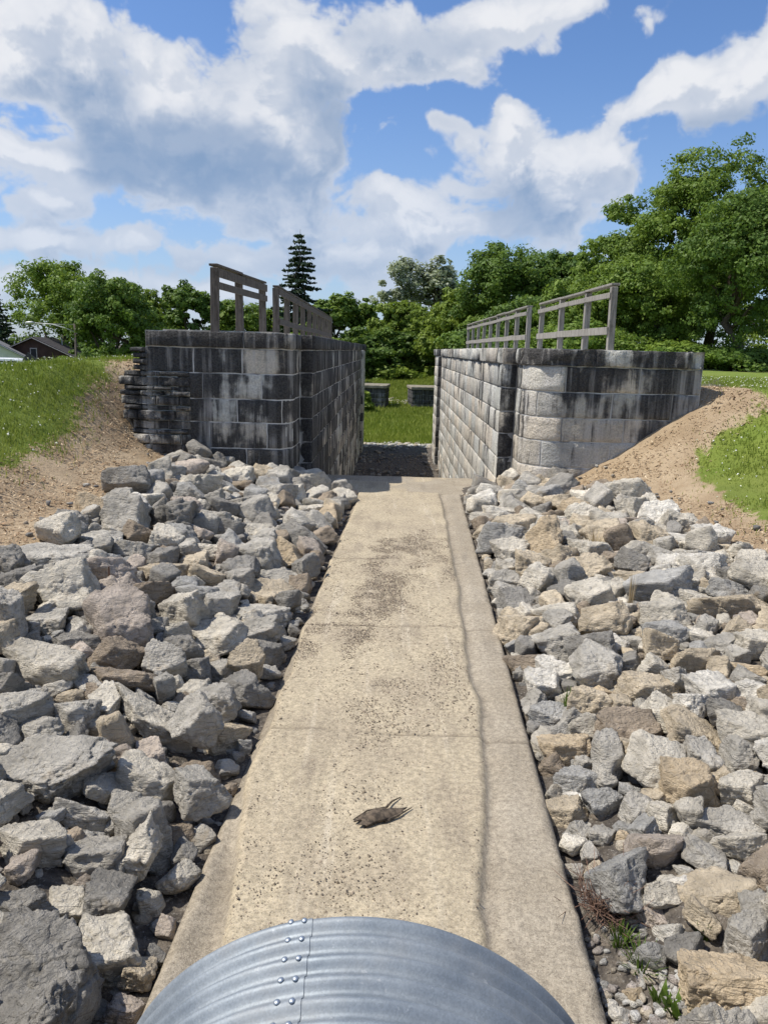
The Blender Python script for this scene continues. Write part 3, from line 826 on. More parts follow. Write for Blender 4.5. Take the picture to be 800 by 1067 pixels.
# px centre, px size, tone, shape (n block, f flat, u upright), turn in degrees, short name where the rock is a landmark
HERO = [
 (45,1035,150,140,'d','n',0,'huge dark grey boulder nearest the camera'),
 (107,995,92,88,'p','n',-8,'big pale flat-topped boulder touching the pipe side'),
 (58,800,130,78,'g','f',4,'very large layered grey slab'),
 (28,880,84,66,'p','n',0,'rounded pale boulder below the layered slab'),
 (97,898,66,70,'g','n',5,'pitted tan grey boulder'),
 (150,872,54,92,'g','u',12,'tall pointed grey rock by the path'),
 (163,757,112,46,'p','f',-33,'long pale slab tilted down to the right'),
 (48,695,84,52,'p','n',-5,'big angular pale boulder on the far left'),
 (122,710,80,42,'b','f',-3,'flat brown slab'),
 (170,717,27,54,'g','u',0,'narrow upright grey stone'),
 (205,722,38,42,'p','n',0,'small square pale stone'),
 (255,725,64,60,'d','n',10,'dark angular boulder leaning over the path'),
 (230,768,54,50,'t','n',-8,'square tan block at the path edge'),
 (72,748,72,44,'g','n',10,''), (120,763,30,64,'t','u',25,'narrow leaning tan splinter'),
 (150,823,68,66,'p','n',-20,'broad pale boulder below the tilted slab'), (200,815,64,54,'b','n',0,''),
 (20,745,60,56,'g','n',0,''), (92,720,48,32,'g','n',0,''), (188,678,50,46,'d','n',0,''),
 (228,664,60,46,'p','f',8,'wide pale wedge of rock'), (231,699,30,30,'g','n',0,''),
 (128,660,82,76,'k','n',-12,'huge pinkish tan boulder'), (70,620,70,68,'p','n',0,'huge rounded pale boulder'),
 (119,622,60,44,'k','n',20,''), (55,580,90,38,'g','f',-5,'long flat grey slab at the top of the left pile'),
 (25,610,44,44,'d','n',0,''), (168,598,62,30,'t','f',0,''), (207,629,62,42,'s','n',0,'smooth blue grey block'),
 (111,584,40,20,'s','f',0,''), (142,575,50,28,'g','n',0,''), (75,672,60,34,'d','n',0,''), (8,650,40,74,'g','u',0,'upright grey rock at the left edge'),
 (76,546,40,30,'d','n',0,'dark grey rock on the dry straw'), (104,564,56,28,'g','f',0,''), (132,542,70,54,'g','n',5,'pyramid shaped grey boulder'),
 (208,508,56,32,'p','f',-6,''), (182,560,46,34,'s','n',0,''), (215,550,34,34,'g','u',0,''), (210,575,56,28,'p','f',0,''),
 (270,582,54,44,'g','n',8,'square grey boulder in the middle of the left pile'), (318,572,64,44,'d','n',-28,'dark tilted slab overhanging the path'),
 (268,555,46,28,'p','n',0,''), (306,545,54,24,'g','f',-10,''), (285,622,66,30,'t','f',-12,''), (268,645,70,38,'g','f',0,''),
 (272,686,48,46,'d','n',0,''), (285,606,56,26,'g','f',-12,''), (314,613,26,28,'b','n',0,''), (325,503,42,30,'p','n',0,''),
 (358,521,28,26,'p','n',0,'pale rock at the far left corner of the path'), (325,537,42,26,'p','f',0,''), (258,528,48,28,'g','n',0,''), (215,472,38,22,'b','n',0,'brown rock topmost against the left wall'),
 (186,872,32,38,'b','n',0,''), (20,945,62,38,'d','n',0,''), (88,850,60,36,'g','n',-15,''), (72,945,68,42,'p','n',0,''), (132,1055,50,38,'k','n',0,''), (155,945,28,40,'p','u',20,''),
 (250,500,40,26,'p','n',0,''), (285,515,44,28,'g','n',0,''), (235,480,36,22,'g','n',0,''), (300,495,34,22,'d','n',0,''), (195,530,40,28,'k','n',0,''),
 # right pile
 (540,659,44,46,'t','n',0,'grey tan cube of rock by the path edge'), (620,683,60,60,'d','n',0,'dark faced boulder'), (580,706,44,40,'w','n',0,'whitish angular rock'),
 (648,697,50,36,'d','f',20,'blackish low rock'), (675,720,80,42,'t','n',0,'broad tan hump of rock'), (723,692,50,44,'t','n',0,''), (765,635,96,44,'t','f',10,'long tan slab jutting from the right edge'),
 (737,724,54,50,'w','n',15,'white angular rock'), (782,722,48,40,'w','n',0,''), (775,698,64,26,'o','f',-5,'flat orange brown rock at the right edge'),
 (722,765,98,54,'t','f',-32,'long tan slab tilted down to the right'), (777,770,70,56,'p','n',0,''), (612,733,52,46,'t','n',0,''), (652,762,64,44,'b','n',0,'olive brown pointed rock'),
 (570,748,42,38,'s','n',0,'blue grey rock against the path edge'), (591,782,54,42,'o','n',12,'orange tan lens shaped rock'), (632,795,36,66,'g','u',0,'upright grey block'),
 (690,803,74,72,'p','n',-20,'large pale slab face'), (715,822,66,66,'o','n',0,'big orange tan boulder with a dark side'), (772,825,60,48,'p','n',8,''),
 (600,815,46,44,'s','n',0,''), (618,616,46,34,'d','n',0,''), (710,612,44,28,'p','n',0,''), (785,673,42,38,'p','n',0,''), (753,674,40,32,'g','n',0,''),
 (585,642,50,36,'p','n',15,''), (646,640,34,34,'p','u',0,''), (682,890,84,58,'k','n',-8,'wide pinkish grey boulder'), (762,860,80,36,'g','f',0,''), (775,882,64,42,'p','n',0,''),
 (742,935,98,52,'t','f',18,'long pale tan slab tilted up to the right'), (755,1025,120,86,'o','n',0,'very large orange tan boulder in the bottom right corner'), (690,938,54,38,'p','n',-15,''), (680,955,42,30,'k','f',-30,''),
 (700,975,34,34,'w','n',0,''), (625,838,42,38,'s','n',0,''), (660,845,34,38,'g','n',0,''), (627,872,38,32,'g','n',0,''), (603,868,32,34,'g','n',0,''), (788,952,50,56,'g','n',0,''),
 (622,912,34,32,'t','n',0,''), (742,1060,42,36,'g','n',0,''), (688,852,38,38,'p','n',0,''), (660,1038,22,24,'o','n',0,'small orange block by the weeds'), (648,1060,30,24,'w','f',-40,'thin white shard'),
 (655,518,48,38,'p','n',12,'pale sharp rock at the top of the right pile'), (607,540,42,30,'p','n',0,''), (628,555,46,32,'t','n',0,''), (682,540,42,36,'w','n',0,''), (706,548,46,32,'p','n',-12,''),
 (705,565,54,18,'w','f',0,'flat white stone at the right dirt bank'), (722,583,50,26,'g','f',0,''), (780,588,48,30,'p','n',0,''), (763,601,38,26,'d','n',0,''), (700,592,36,26,'w','n',0,''),
 (582,586,40,36,'t','n',0,''), (550,590,36,26,'g','n',0,''), (643,586,46,30,'b','n',0,''), (530,577,42,34,'p','n',0,''), (528,607,40,28,'g','n',0,''), (538,630,50,28,'d','f',-8,'long dark rock by the path edge'),
 (586,620,36,30,'d','n',0,''), (535,550,48,26,'t','n',0,''), (572,546,40,22,'w','n',0,''), (521,537,32,22,'p','n',0,''), (501,523,36,18,'g','f',0,'flat grey stone in the notch of the path'),
 (665,607,54,24,'t','n',0,''), (546,694,42,32,'b','n',0,''), (736,657,30,30,'g','n',0,''), (779,652,38,30,'k','n',0,''), (695,664,56,36,'s','n',0,'blue grey rock with a white vein'),
]
ROCKS = []   # dict: pos, dims, tone key, rot, name, side, apparent
def view_depth(P): return float((np.asarray(P) - EYE) @ _f)
for i, (cx, cy, w, h, tone, shp, rot, nm) in enumerate(HERO):
    off = 0.12
    for it in range(3):
        P = cast(cx, cy, off); zc = view_depth(P)
        phi = math.asin(min(0.99, (EYE[2] - P[2]) / np.linalg.norm(P - EYE)))
        W = w * zc / F; s = h * zc / F
        ra = dict(n=0.85, f=0.5, u=1.5)[shp]
        D = s / (ra * math.cos(phi) + math.sin(phi)) * 1.1; H = ra * D
        if shp == 'f': D = max(D, 0.5 * W)
        off = 0.26 * H
    ROCKS.append(dict(pos=P, dims=(W * 1.12, D * 1.12, H * 1.12), tone=tone, rot=rot, nm=nm, shp=shp, r=0.25 * (W + D), zc=zc, hero=True))

CLEAR = [(*at_z(px, py, 0.1)[:2], br) for px, py, br in ((630, 950, .26), (668, 1012, .17), (652, 1040, .13), (706, 1058, .10), (690, 1000, .12), (590, 748, .10))]
rg = np.random.default_rng(5)
def in_bed(x, y, clear=True):
    l = (x > rock_edge_l(y) + 0.1) & (x < edge_l(y) - 0.02)
    r = (x < rock_edge_r(y) - 0.1) & (x > edge_r(y) + 0.08)
    r2 = (y > Y_AP) & (y < 18.3) & (x > 2.75) & (x < 3.6)
    ok = ((l | r) & (y < 17.9)) | r2
    for (bx, by, br) in (CLEAR if clear else ()): ok = ok & ((x - bx) ** 2 + (y - by) ** 2 > br ** 2)
    return ok
for rad, tries in ((0.30, 1500), (0.23, 4000), (0.17, 9000), (0.115, 16000), (0.075, 16000)):
    cx = rg.uniform(-5.8, 5.6, tries); cy = rg.uniform(2.3, 18.3, tries)
    ok = in_bed(cx, cy)
    ex = np.array([r['pos'][0] for r in ROCKS]); ey = np.array([r['pos'][1] for r in ROCKS]); er = np.array([r['r'] for r in ROCKS])
    ex, ey, er = list(ex), list(ey), list(er)
    for x, y in zip(cx[ok], cy[ok]):
        r0 = rad * rg.uniform(0.85, 1.2)
        A = np.array(ex) - x; B = np.array(ey) - y
        if np.any(A * A + B * B < (0.74 * (np.array(er) + r0)) ** 2): continue
        if x < 0 and x + r0 > edge_l(y) + 0.01: continue
        if x > 0 and x - r0 < edge_r(y) - 0.02: continue
        ex.append(x); ey.append(y); er.append(r0)
        W = 2.1 * r0 * rg.uniform(0.95, 1.35); D = 2.1 * r0 * rg.uniform(0.8, 1.1); H = 2 * r0 * rg.uniform(0.6, 0.95)
        z = gz(x, y) + H * rg.uniform(0.15, 0.5)
        if x < 0 and r0 > .15: z += 0.16 * float(S(0.75, 0.3, edge_l(y) - x))
        P = np.array([x, y, z])
        pr = (0.36, 0.20, 0.12, 0.08, 0.08, 0.01, 0.06, 0.10, 0.01) if x < 0 else (0.26, 0.08, 0.26, 0.20, 0.08, 0.02, 0.04, 0.05, 0.05)
        ROCKS.append(dict(pos=P, dims=(W, D, H), tone=rg.choice(list('gdptbok') + ['s', 'w'], p=np.array(pr) / sum(pr)), rot=rg.normal(0, 22), nm='', shp='n', r=r0, zc=view_depth(P), hero=False))
print('rocks', len(ROCKS))

def px_of(P):
    d = np.asarray(P) - EYE; zc = d @ _f
    return 400 + F * (d @ _rt) / zc, 533.5 - F * (d @ _up) / zc
for r in ROCKS:
    u, v = px_of(r['pos']); r['px'] = (u, v)
    ap = F * r['dims'][0] / max(r['zc'], .1)
    vis = -ap * .5 < u < 800 + ap * .5 and v < 1067 + ap * .5 and r['zc'] > 0.5
    r['app'] = ap if vis else 0
order = sorted(range(len(ROCKS)), key=lambda i: (-(ROCKS[i]['hero']), -ROCKS[i]['app']))
keep = set([i for i in order if ROCKS[i]['app'] > 0][:286])

def rock_tone(r, n, seed):
    q = np.random.default_rng(seed)
    c = np.array(TONE[r['tone']]) * q.uniform(1.0, 1.26) * np.array((1.0, 0.965, 0.90))
    return np.tile(c, (n, 1))

# labels
LM = [r for i, r in enumerate(ROCKS) if r['nm']]
def sizeword(r):
    m = r['dims'][0]
    return 'large' if m > 0.75 else 'mid-sized' if m > 0.48 else 'small' if m > 0.3 else 'fist-sized'
def shapeword(r):
    w, d, h = r['dims']
    return 'flat' if h < 0.5 * max(w, d) else 'upright' if h > 1.15 * w else 'long' if w > 1.7 * d else 'blocky' if h > 0.75 * w else 'angular'
lab = {}
for i in sorted(keep):
    r = ROCKS[i]
    side = 'left' if r['pos'][0] < 0 else 'right'
    if r['nm']:
        lab[i] = r['nm'] + f', {side} pile' if 'pile' not in r['nm'] else r['nm']
        continue
    best = min((l for l in LM if (l['pos'][0] < 0) == (r['pos'][0] < 0)), key=lambda l: math.hypot(l['px'][0] - r['px'][0], l['px'][1] - r['px'][1]))
    du, dv = r['px'][0] - best['px'][0], r['px'][1] - best['px'][1]
    rel = ('right of' if du > 0 else 'left of') if abs(du) > abs(dv) * 1.2 else ('in front of' if dv > 0 else 'behind')
    nm = best['nm'].split(' at the')[0].split(' nearest')[0].split(' touching')[0].split(' topmost')[0].split(' leaning')[0].split(' below')[0].split(' in the')[0].split(' by the')[0].split(' on the')[0].split(' jutting')[0].split(' against')[0].split(' overhanging')[0].split(' with a')[0]
    r['_d'] = math.hypot(du, dv)
    lab[i] = f"{sizeword(r)} {shapeword(r)} {TWORD[r['tone']]} rock {rel} the {nm}, {side} pile"
dup = {}
for i, l in lab.items(): dup.setdefault(l, []).append(i)
ORD = ['nearest', 'second', 'third', 'fourth', 'fifth', 'sixth', 'seventh', 'eighth']
for l, ids in dup.items():
    if len(ids) > 1:
        for k, i in enumerate(sorted(ids, key=lambda i: ROCKS[i].get('_d', 0))):
            head, tail = l.rsplit(', ', 1)
            lab[i] = ('nearest ' if k == 0 else f'{ORD[k]} ') + head + ', ' + tail

for i in lab:
    for cut in (', left pile', ', right pile'):
        if len(lab[i].split()) > 16: lab[i] = lab[i].replace(cut, '')
    for cut in (' angular', ' blocky', ' mid-sized', ' fist-sized'):
        if len(lab[i].split()) > 16: lab[i] = lab[i].replace(cut, '')
    if len(lab[i].split()) > 16: lab[i] = lab[i].replace(' rock ', ' ', 1)
SV, ST, SCc, sn = [], [], [], 0
for i, r in enumerate(ROCKS):
    sd = 1000 + i
    lev = 2 if (i not in keep and r['app'] < 14) else 5 if r['app'] > 44 else 4 if r['app'] > 16 else 3
    if r['app'] > 110: lev = 6
    V, T = rock_geo(r['dims'], sd, lev)
    q = np.random.default_rng(sd + 9)
    yaw = q.uniform(-25, 25) if r['hero'] else q.uniform(0, 360)
    tilt = q.normal(0, 17)
    Mx = Matrix.Rotation(R(-r['rot']), 3, 'Y') @ Matrix.Rotation(R(tilt), 3, 'X') @ Matrix.Rotation(R(yaw if not r['hero'] else yaw * 0.6), 3, 'Z')
    V = V @ np.array(Mx).T
    if i in keep:
        me = mesh_np('rock', V, tris=T, mat=M['rock'], cols=rock_tone(r, len(V), sd))
        o = obj('rock', me); o.location = r['pos']
        side = 'left' if r['pos'][0] < 0 else 'right'
        tag(o, lab[i], 'rock', f'rocks of the {side} riprap pile')
    else:
        SV.append(V + r['pos']); ST.append(T + sn); SCc.append(rock_tone(r, len(V), sd)); sn += len(V)

# small rubble between the rocks, on the chamber floor and at the tail of the lock
def add_small(x, y, size, zoff=0.0, tones='gptdb'):
    global sn
    V, T = rock_geo((size * rg.uniform(.9, 1.5), size * rg.uniform(.7, 1.1), size * rg.uniform(.5, .9)), int(rg.integers(1e6)), 2)
    a = rg.uniform(0, 6.28); c, s_ = math.cos(a), math.sin(a)
    V = V @ np.array([[c, -s_, 0], [s_, c, 0], [0, 0, 1]]).T
    t = np.tile(np.array(TONE[rg.choice(list(tones))]) * rg.uniform(.8, 1.1), (len(V), 1))
    SV.append(V + np.array([x, y, gz(x, y) + zoff + size * 0.15])); ST.append(T + sn); SCc.append(t); sn += len(V)
n = 0
while n < 2600:
    x, y = rg.uniform(-5.6, 5.4), rg.uniform(2.4, 18.2)
    if y > 10 and rg.random() < 0.45: continue
    sz = rg.uniform(0.04, 0.15)
    if in_bed(np.array([x]), np.array([y]), sz > 0.085)[0]:
        add_small(x, y, sz, -0.03); n += 1
for k in range(260):   # chips round the weeds beside the pipe
    p_ = at_z(rg.uniform(606, 720), rg.uniform(950, 1075), 0.0)
    if p_[0] > edge_r(p_[1]) + 0.04: add_small(p_[0], p_[1], rg.uniform(0.02, 0.075), 0.0, 'pwtgk')
for k in range(120):   # sparse rubble spilling onto the bank
    y = rg.uniform(8, 18); sgn = rg.random() < .5
    x = (rock_edge_l(y) - abs(rg.normal(0, .35))) if sgn else (rock_edge_r(y) + abs(rg.normal(0, .4)))
    add_small(float(x), float(y), rg.uniform(0.03, 0.12), 0.03)
o = obj('riprap', mesh_np('riprap', np.concatenate(SV), tris=np.concatenate(ST), mat=M['rock'], cols=np.concatenate(SCc)))
tag(o, 'smaller grey and tan riprap filling the gaps between the big rocks', 'rubble', kind='stuff')

SV, ST, SCc, sn = [], [], [], 0
for k in range(1900):
    x, y = rg.uniform(XL, XR), 53 - 33 * rg.random() ** 0.8
    add_small(x, y, rg.uniform(0.1, 0.3) if rg.random() < .12 else rg.uniform(0.05, 0.13), 0.0, 'dbddb')
for k in range(420):
    x, y = rg.uniform(XL - 1, XR + 1), 52.6 + rg.normal(0, 0.6)
    add_small(x, y, rg.uniform(0.1, 0.35), 0.05, 'pwtg')
for k in range(160):
    u = rg.random()
    p = cast(392 + 68 * u, 421 - 9 * (2 * u - 1) ** 2 * (1 if u > .5 else .6) + rg.normal(0, 1.2))
    add_small(p[0], p[1], rg.uniform(0.15, 0.45), 0.1, 'pwtg')
o = obj('chamber_rubble', mesh_np('chamber_rubble', np.concatenate(SV), tris=np.concatenate(ST), mat=M['rock'], cols=np.concatenate(SCc)))
tag(o, 'broken stone and rubble over the sunken lock floor and its far sill', 'rubble', kind='stuff')

# two loose blocks at the foot of the right wall
def loose(px, py, dims, tone, label, rz, level=4, name='stone_block'):
    P = at_z(px, py, dims[2] * 0.45)
    V, T = rock_geo(dims, int(px * 7), level)
    o = obj(name, mesh_np(name, V, tris=T, mat=M['rock'], cols=np.tile(TONE[tone], (len(V), 1))))
    o.location = P; o.rotation_euler = (0, 0, R(rz)); tag(o, label, 'stone')
loose(537, 495, (0.55, 0.5, 0.42), 'd', 'dark square block lying in the recess of the right wall', 8)
loose(566, 510, (0.9, 0.6, 0.28), 'g', 'broken flat stone at the rounded foot of the right wall', -12)

# ------------------------------------------------------------------ loose bits: gravel on the path, straw on the banks
def bits(name, pts, size, flat, tones, label, cat, mat=None, long=1.0, tilt=0.35):
    """pts: (n,3); every bit is a small 6-corner solid"""
    n = len(pts); q = np.random.default_rng(len(name))
    base = np.array([(1, 0, 0), (-1, 0, 0), (0, 1, 0), (0, -1, 0), (0, 0, 1), (0, 0, -1)], float)
    tri = np.array([(0, 2, 4), (2, 1, 4), (1, 3, 4), (3, 0, 4), (2, 0, 5), (1, 2, 5), (3, 1, 5), (0, 3, 5)])
    s = size * np.exp(q.normal(0, 0.35, (n, 1))) * 0.5
    d = np.concatenate([s * long * q.uniform(.8, 1.4, (n, 1)), s * q.uniform(.6, 1.0, (n, 1)), s * flat * q.uniform(.6, 1.2, (n, 1))], 1)
    a = q.uniform(0, 6.283, n); t = q.normal(0, tilt, n)
    L = base[None] * d[:, None, :] * q.uniform(.75, 1.2, (n, 6, 1))
    x = L[..., 0] * np.cos(t)[:, None] - L[..., 2] * np.sin(t)[:, None]; z = L[..., 0] * np.sin(t)[:, None] + L[..., 2] * np.cos(t)[:, None]
    y = L[..., 1]
    X = x * np.cos(a)[:, None] - y * np.sin(a)[:, None]; Yy = x * np.sin(a)[:, None] + y * np.cos(a)[:, None]
    V = np.stack([X, Yy, z], -1) + pts[:, None, :]
    T = (tri[None] + 6 * np.arange(n)[:, None, None]).reshape(-1, 3)
    tn = np.array(tones)[q.integers(0, len(tones), n)] * q.uniform(.75, 1.2, (n, 1))
    o = obj(name, mesh_np(name, V.reshape(-1, 3), tris=T, mat=mat or M['toned'], smooth=False, cols=np.repeat(tn, 6, 0)))
    tag(o, label, cat, kind='stuff')
q = np.random.default_rng(77)
n = 150000
y = q.uniform(3.0, 17.4, n); lo, hi = sed_l(y), sed_r(y)
x = lo + (hi - lo) * q.uniform(0.02, 0.98, n)
P = np.stack([x, y, 0 * x], 1)
den = S(-0.15, 0.5, fbm(P * np.array([1.6, 0.7, 1]), 88, 4)) * 0.9 + 0.10
mid = (x - lo) / (hi - lo)
den = den * (0.35 + 0.65 * np.exp(-((mid - 0.42) / 0.25) ** 2) + 0.25 * S(0.25, 0.05, mid)) * (0.14 + 1.1 * S(5.5, 9, y) * S(14.8, 12.5, y))
k = q.random(n) < den
pts = np.stack([x, y, 0.032 + 0 * x], 1)[k]
print('gravel', len(pts))
bits('gravel', pts, 0.0125, 0.6, [(.22, .18, .13), (.15, .125, .10), (.33, .27, .20), (.42, .34, .25), (.26, .21, .15)], 'fine dark gravel and grit strewn over the middle of the path', 'gravel')

n = 170000
x = q.uniform(-11, 10, n); y = q.uniform(6, 20.5, n)
gm = lawn_soft(x, y, 4)
onb = ((x < rock_edge_l(y) + .1) | (x > rock_edge_r(y) - .1) | ((y > 17.3) & (x > 3.3) & (x < 8)))
wall = (y > YFL - 0.05) & (x > XLo) & (x < XRo)
k = onb & (gm < 0.75) & ~wall & (q.random(n) < 0.55)
x, y = x[k], y[k]
pts = np.stack([x, y, ground_z(x, y) + 0.03], 1)
bits('straw', pts, 0.022, 0.35, [(.52, .40, .25), (.40, .28, .17), (.60, .48, .32), (.28, .18, .105), (.36, .25, .15)], 'dry straw and wood mulch covering the bare brown banks', 'straw', long=2.8)

# grass blades
def blades(name, x, y, hgt, wid, mat, label, lean=0.5):
    q = np.random.default_rng(len(x)); n = len(x)
    z = ground_z(x, y) - 0.01
    h = hgt * np.exp(q.normal(0, .3, n)); w = wid * q.uniform(.7, 1.3, n)
    a = q.uniform(0, 6.283, n); b = q.uniform(0, 6.283, n); l = q.uniform(0.1, lean, n) * h
    dx, dy = np.cos(a) * w / 2, np.sin(a) * w / 2
    o0 = np.stack([x - dx, y - dy, z], 1); o1 = np.stack([x + dx, y + dy, z], 1)
    m0 = np.stack([x + np.cos(b) * l * .35 - dx * .8, y + np.sin(b) * l * .35 - dy * .8, z + h * .55], 1)
    m1 = np.stack([x + np.cos(b) * l * .35 + dx * .8, y + np.sin(b) * l * .35 + dy * .8, z + h * .55], 1)
    t = np.stack([x + np.cos(b) * l, y + np.sin(b) * l, z + h], 1)
    V = np.stack([o0, o1, m1, m0, t], 1).reshape(-1, 3)
    i = 5 * np.arange(n)
    Qd = np.stack([i, i + 1, i + 2, i + 3], 1); T = np.stack([i + 3, i + 2, i + 4], 1)
    pv = np.repeat(np.clip(q.normal(.45, .3, n) + 0.35 * fbm(np.stack([x, y, 0 * x], 1) * .8, 5, 3), 0, 1), 5)
    o = obj(name, mesh_np(name, V, Qd, T, mat=mat, smooth=False, attrs=dict(leafv=pv)))
    tag(o, label, 'grass', kind='stuff'); return o
def scatter(n, box, keepfn):
    x = q.uniform(box[0], box[1], n); y = q.uniform(box[2], box[3], n)
    k = keepfn(x, y); return x[k], y[k]
vis = lambda x, y: np.abs(x) < 0.56 * y + 1.0
soft = lambda x, y: (lawn_soft(x, y, 6, .3) > q.random(len(x)) * .9 + .05)
x, y = scatter(260000, (-19, -5.5, 9, 32), lambda x, y: vis(x, y) & soft(x, y) & (q.random(len(x)) < np.clip(18 / y, 0, 1) ** 1.5))
print('grass l', len(x)); blades('lawn_grass', x, y, 0.10, 0.016, M['grass'], 'unmown clover lawn on the left bank')
x2, y2 = scatter(260000, (5.5, 22, 8, 32), lambda x, y: vis(x, y) & soft(x, y) & (q.random(len(x)) < np.clip(16 / y, 0, 1) ** 1.5))
print('grass r', len(x2)); blades('lawn_grass', x2, y2, 0.07, 0.016, M['grass'], 'clover lawn on the right bank beside the dirt slope')
x3, y3 = scatter(170000, (-10, 12, 53, 108), lambda x, y: lawn_mask(x, y)); blades('canal_grass', x3, y3, 0.30, 0.07, M['grass'], 'long grass filling the dry canal past the lock')
# clover heads
k1 = q.choice(len(x), 1500, replace=False); k2 = q.choice(len(x2), 1100, replace=False)
cx = np.concatenate([x[k1], x2[k2]]); cy = np.concatenate([y[k1], y2[k2]])
hz = np.concatenate([q.uniform(.09, .15, 1500), q.uniform(.06, .10, 1100)])
bits('clover', np.stack([cx, cy, ground_z(cx, cy) + hz], 1), 0.030, 0.9, [(.75, .75, .66), (.68, .70, .50)], 'white clover heads dotted over both lawns', 'clover')

# ------------------------------------------------------------------ weeds, stick, bark, stake
def tuft(name, px, py, n, h, spread, mat, label, cat, w=0.012, stalk=False):
    P = cast(px, py, 0.02)
    t = thing(name, label, cat, tuple(P))
    qq = np.random.default_rng(int(px + py)); m = MB()
    for k in range(n):
        a = qq.uniform(0, 6.28); l = spread * qq.uniform(.2, 1); hh = h * qq.uniform(.5, 1.1); r0 = qq.uniform(0, .04)
        b = Vector((math.cos(a) * r0, math.sin(a) * r0, -0.03)); tip = Vector((math.cos(a) * l, math.sin(a) * l, hh)); mid = Vector((b + tip) / 2) + Vector((0, 0, hh * .18))
        s = Vector((-math.sin(a), math.cos(a), 0)) * w / 2
        m.add([b - s, b + s, mid + s * .8, mid - s * .8, tip], [(0, 1, 2, 3), (3, 2, 4)])
    o = m.build('leaves', mat, t)
    at = o.data.attributes.new('leafv', 'FLOAT', 'POINT'); at.data.foreach_set('value', qq.uniform(0, 1, len(o.data.vertices)))
    return t
straw_leaf = mat_leaf('dry grass leaves', (0.34, 0.24, 0.13), (0.52, 0.41, 0.25), 0.2)
tuft('grass_tuft', 590, 745, 40, 0.26, 0.10, M['weed'], 'bright green grass tuft between rocks just right of the path', 'grass tuft')
tuft('grass_tuft', 668, 1012, 70, 0.14, 0.17, M['weed'], 'low green grass tuft beside the small orange block', 'grass tuft')
tuft('grass_tuft', 732, 975, 30, 0.12, 0.08, M['weed'], 'thin green grass tuft below the long tilted tan slab', 'grass tuft')
tuft('weed', 706, 1058, 26, 0.10, 0.12, M['weed'], 'broad leaved green weed at the bottom edge under the orange boulder', 'weed', 0.05)
tuft('grass_tuft', 645, 985, 44, 0.13, 0.12, M['weed'], 'small green grass tuft under the dead reddish brush', 'grass tuft')
tuft('weed', 690, 1048, 20, 0.09, 0.10, M['weed'], 'broad leaved green weed right of the small orange block', 'weed', 0.045)
tuft('weed', 775, 992, 14, 0.07, 0.09, M['weed'], 'small broad leaved weed on top of the orange boulder', 'weed', 0.05)
tuft('dry_grass', 560, 612, 60, 0.40, 0.22, straw_leaf, 'dry straw coloured grass clump among rocks near the far right path edge', 'dry grass')
tuft('dry_grass', 618, 580, 70, 0.45, 0.28, straw_leaf, 'wide dry grass clump behind the dark rocks of the right pile', 'dry grass')
tuft('dry_grass', 655, 640, 26, 0.55, 0.10, straw_leaf, 'thin dry stalks standing up in the middle of the right pile', 'dry grass', 0.008)
tuft('dry_grass', 205, 845, 34, 0.12, 0.12, straw_leaf, 'short dry grass between the tall pointed rock and the path', 'dry grass', 0.01)
# dead brush
P = cast(630, 948, 0.05)
t = thing('dead_brush', 'tangled clump of dead reddish brown twigs by the path edge', 'dead brush', tuple(P))
qq = np.random.default_rng(4); m = MB(); tw = simple('dead twigs', (0.20, 0.125, 0.09), 0.9)
for k in range(210):
    a = qq.uniform(0, 6.28); e = qq.uniform(0.1, 1.3); l = qq.uniform(.08, .26)
    p0 = Vector((qq.normal(0, .07), qq.normal(0, .07), qq.uniform(0, .06)))
    d = Vector((math.cos(a) * math.cos(e), math.sin(a) * math.cos(e), math.sin(e)))
    p1 = p0 + d * l * .5 + Vector((qq.normal(0, .02), qq.normal(0, .02), qq.normal(0, .02))); p2 = p1 + (d + Vector((qq.normal(0, .5), qq.normal(0, .5), qq.normal(0, .3)))) * l * .5
    m.tube([p0, p1, p2], [.0035, .0028, .0015], 4, False)
m.build('twigs', tw, t)
# bark
P = at_z(398, 851, 0.035)
t = thing('bark_piece', 'curled dark strip of fallen bark with a twig on the path', 'bark', tuple(P), R(33)); t.scale = (1.25, 1.35, 1.0)
nu, nv = 22, 8; V = []; qq = np.random.default_rng(8)
for side in (0, 1):
    for i in range(nu):
        for j in range(nv):
            u = i / (nu - 1); a = lerp(-1.25, 1.25, j / (nv - 1)); wd = 0.045 * (0.45 + 0.9 * math.sin(math.pi * min(1, u * .8 + .18))) * (1 + .08 * math.sin(17 * u + j))
            rr = wd - 0.007 * side
            V.append(((u - .5) * .30 + (0.03 * math.sin(j * 2.1) if i in (0, nu - 1) else 0), math.sin(a) * rr, math.cos(a) * rr * .75 + 0.012 * math.sin(u * 5) - 0.004))
I = np.arange(2 * nu * nv).reshape(2, nu, nv)
qd = [np.stack([I[s, :-1, :-1], I[s, :-1, 1:], I[s, 1:, 1:], I[s, 1:, :-1]], -1).reshape(-1, 4) for s in (0, 1)]
for a, b in ((I[0, 0], I[1, 0]), (I[0, -1], I[1, -1]), (I[0, :, 0], I[1, :, 0]), (I[0, :, -1], I[1, :, -1])):
    qd.append(np.stack([a[:-1], a[1:], b[1:], b[:-1]], -1))
barkm = mat_wood('old bark', (0.05, 0.04, 0.03), (0.15, 0.115, 0.08))
obj('bark', mesh_np('bark', np.array(V), np.concatenate(qd), mat=barkm), t)
m = MB(); m.tube([(-.02, -.055, .012), (.07, -.05, .02), (.19, -.02, .012)], [.010, .008, .003], 6); m.tube([(.04, .03, .03), (.12, .075, .02), (.20, .10, .004)], [.007, .006, .003], 5)
m.tube([(-.16, .05, .004), (-.05, .075, .012), (.06, .06, .006)], [.003, .006, .004], 5)
m.build('twig', barkm, t)
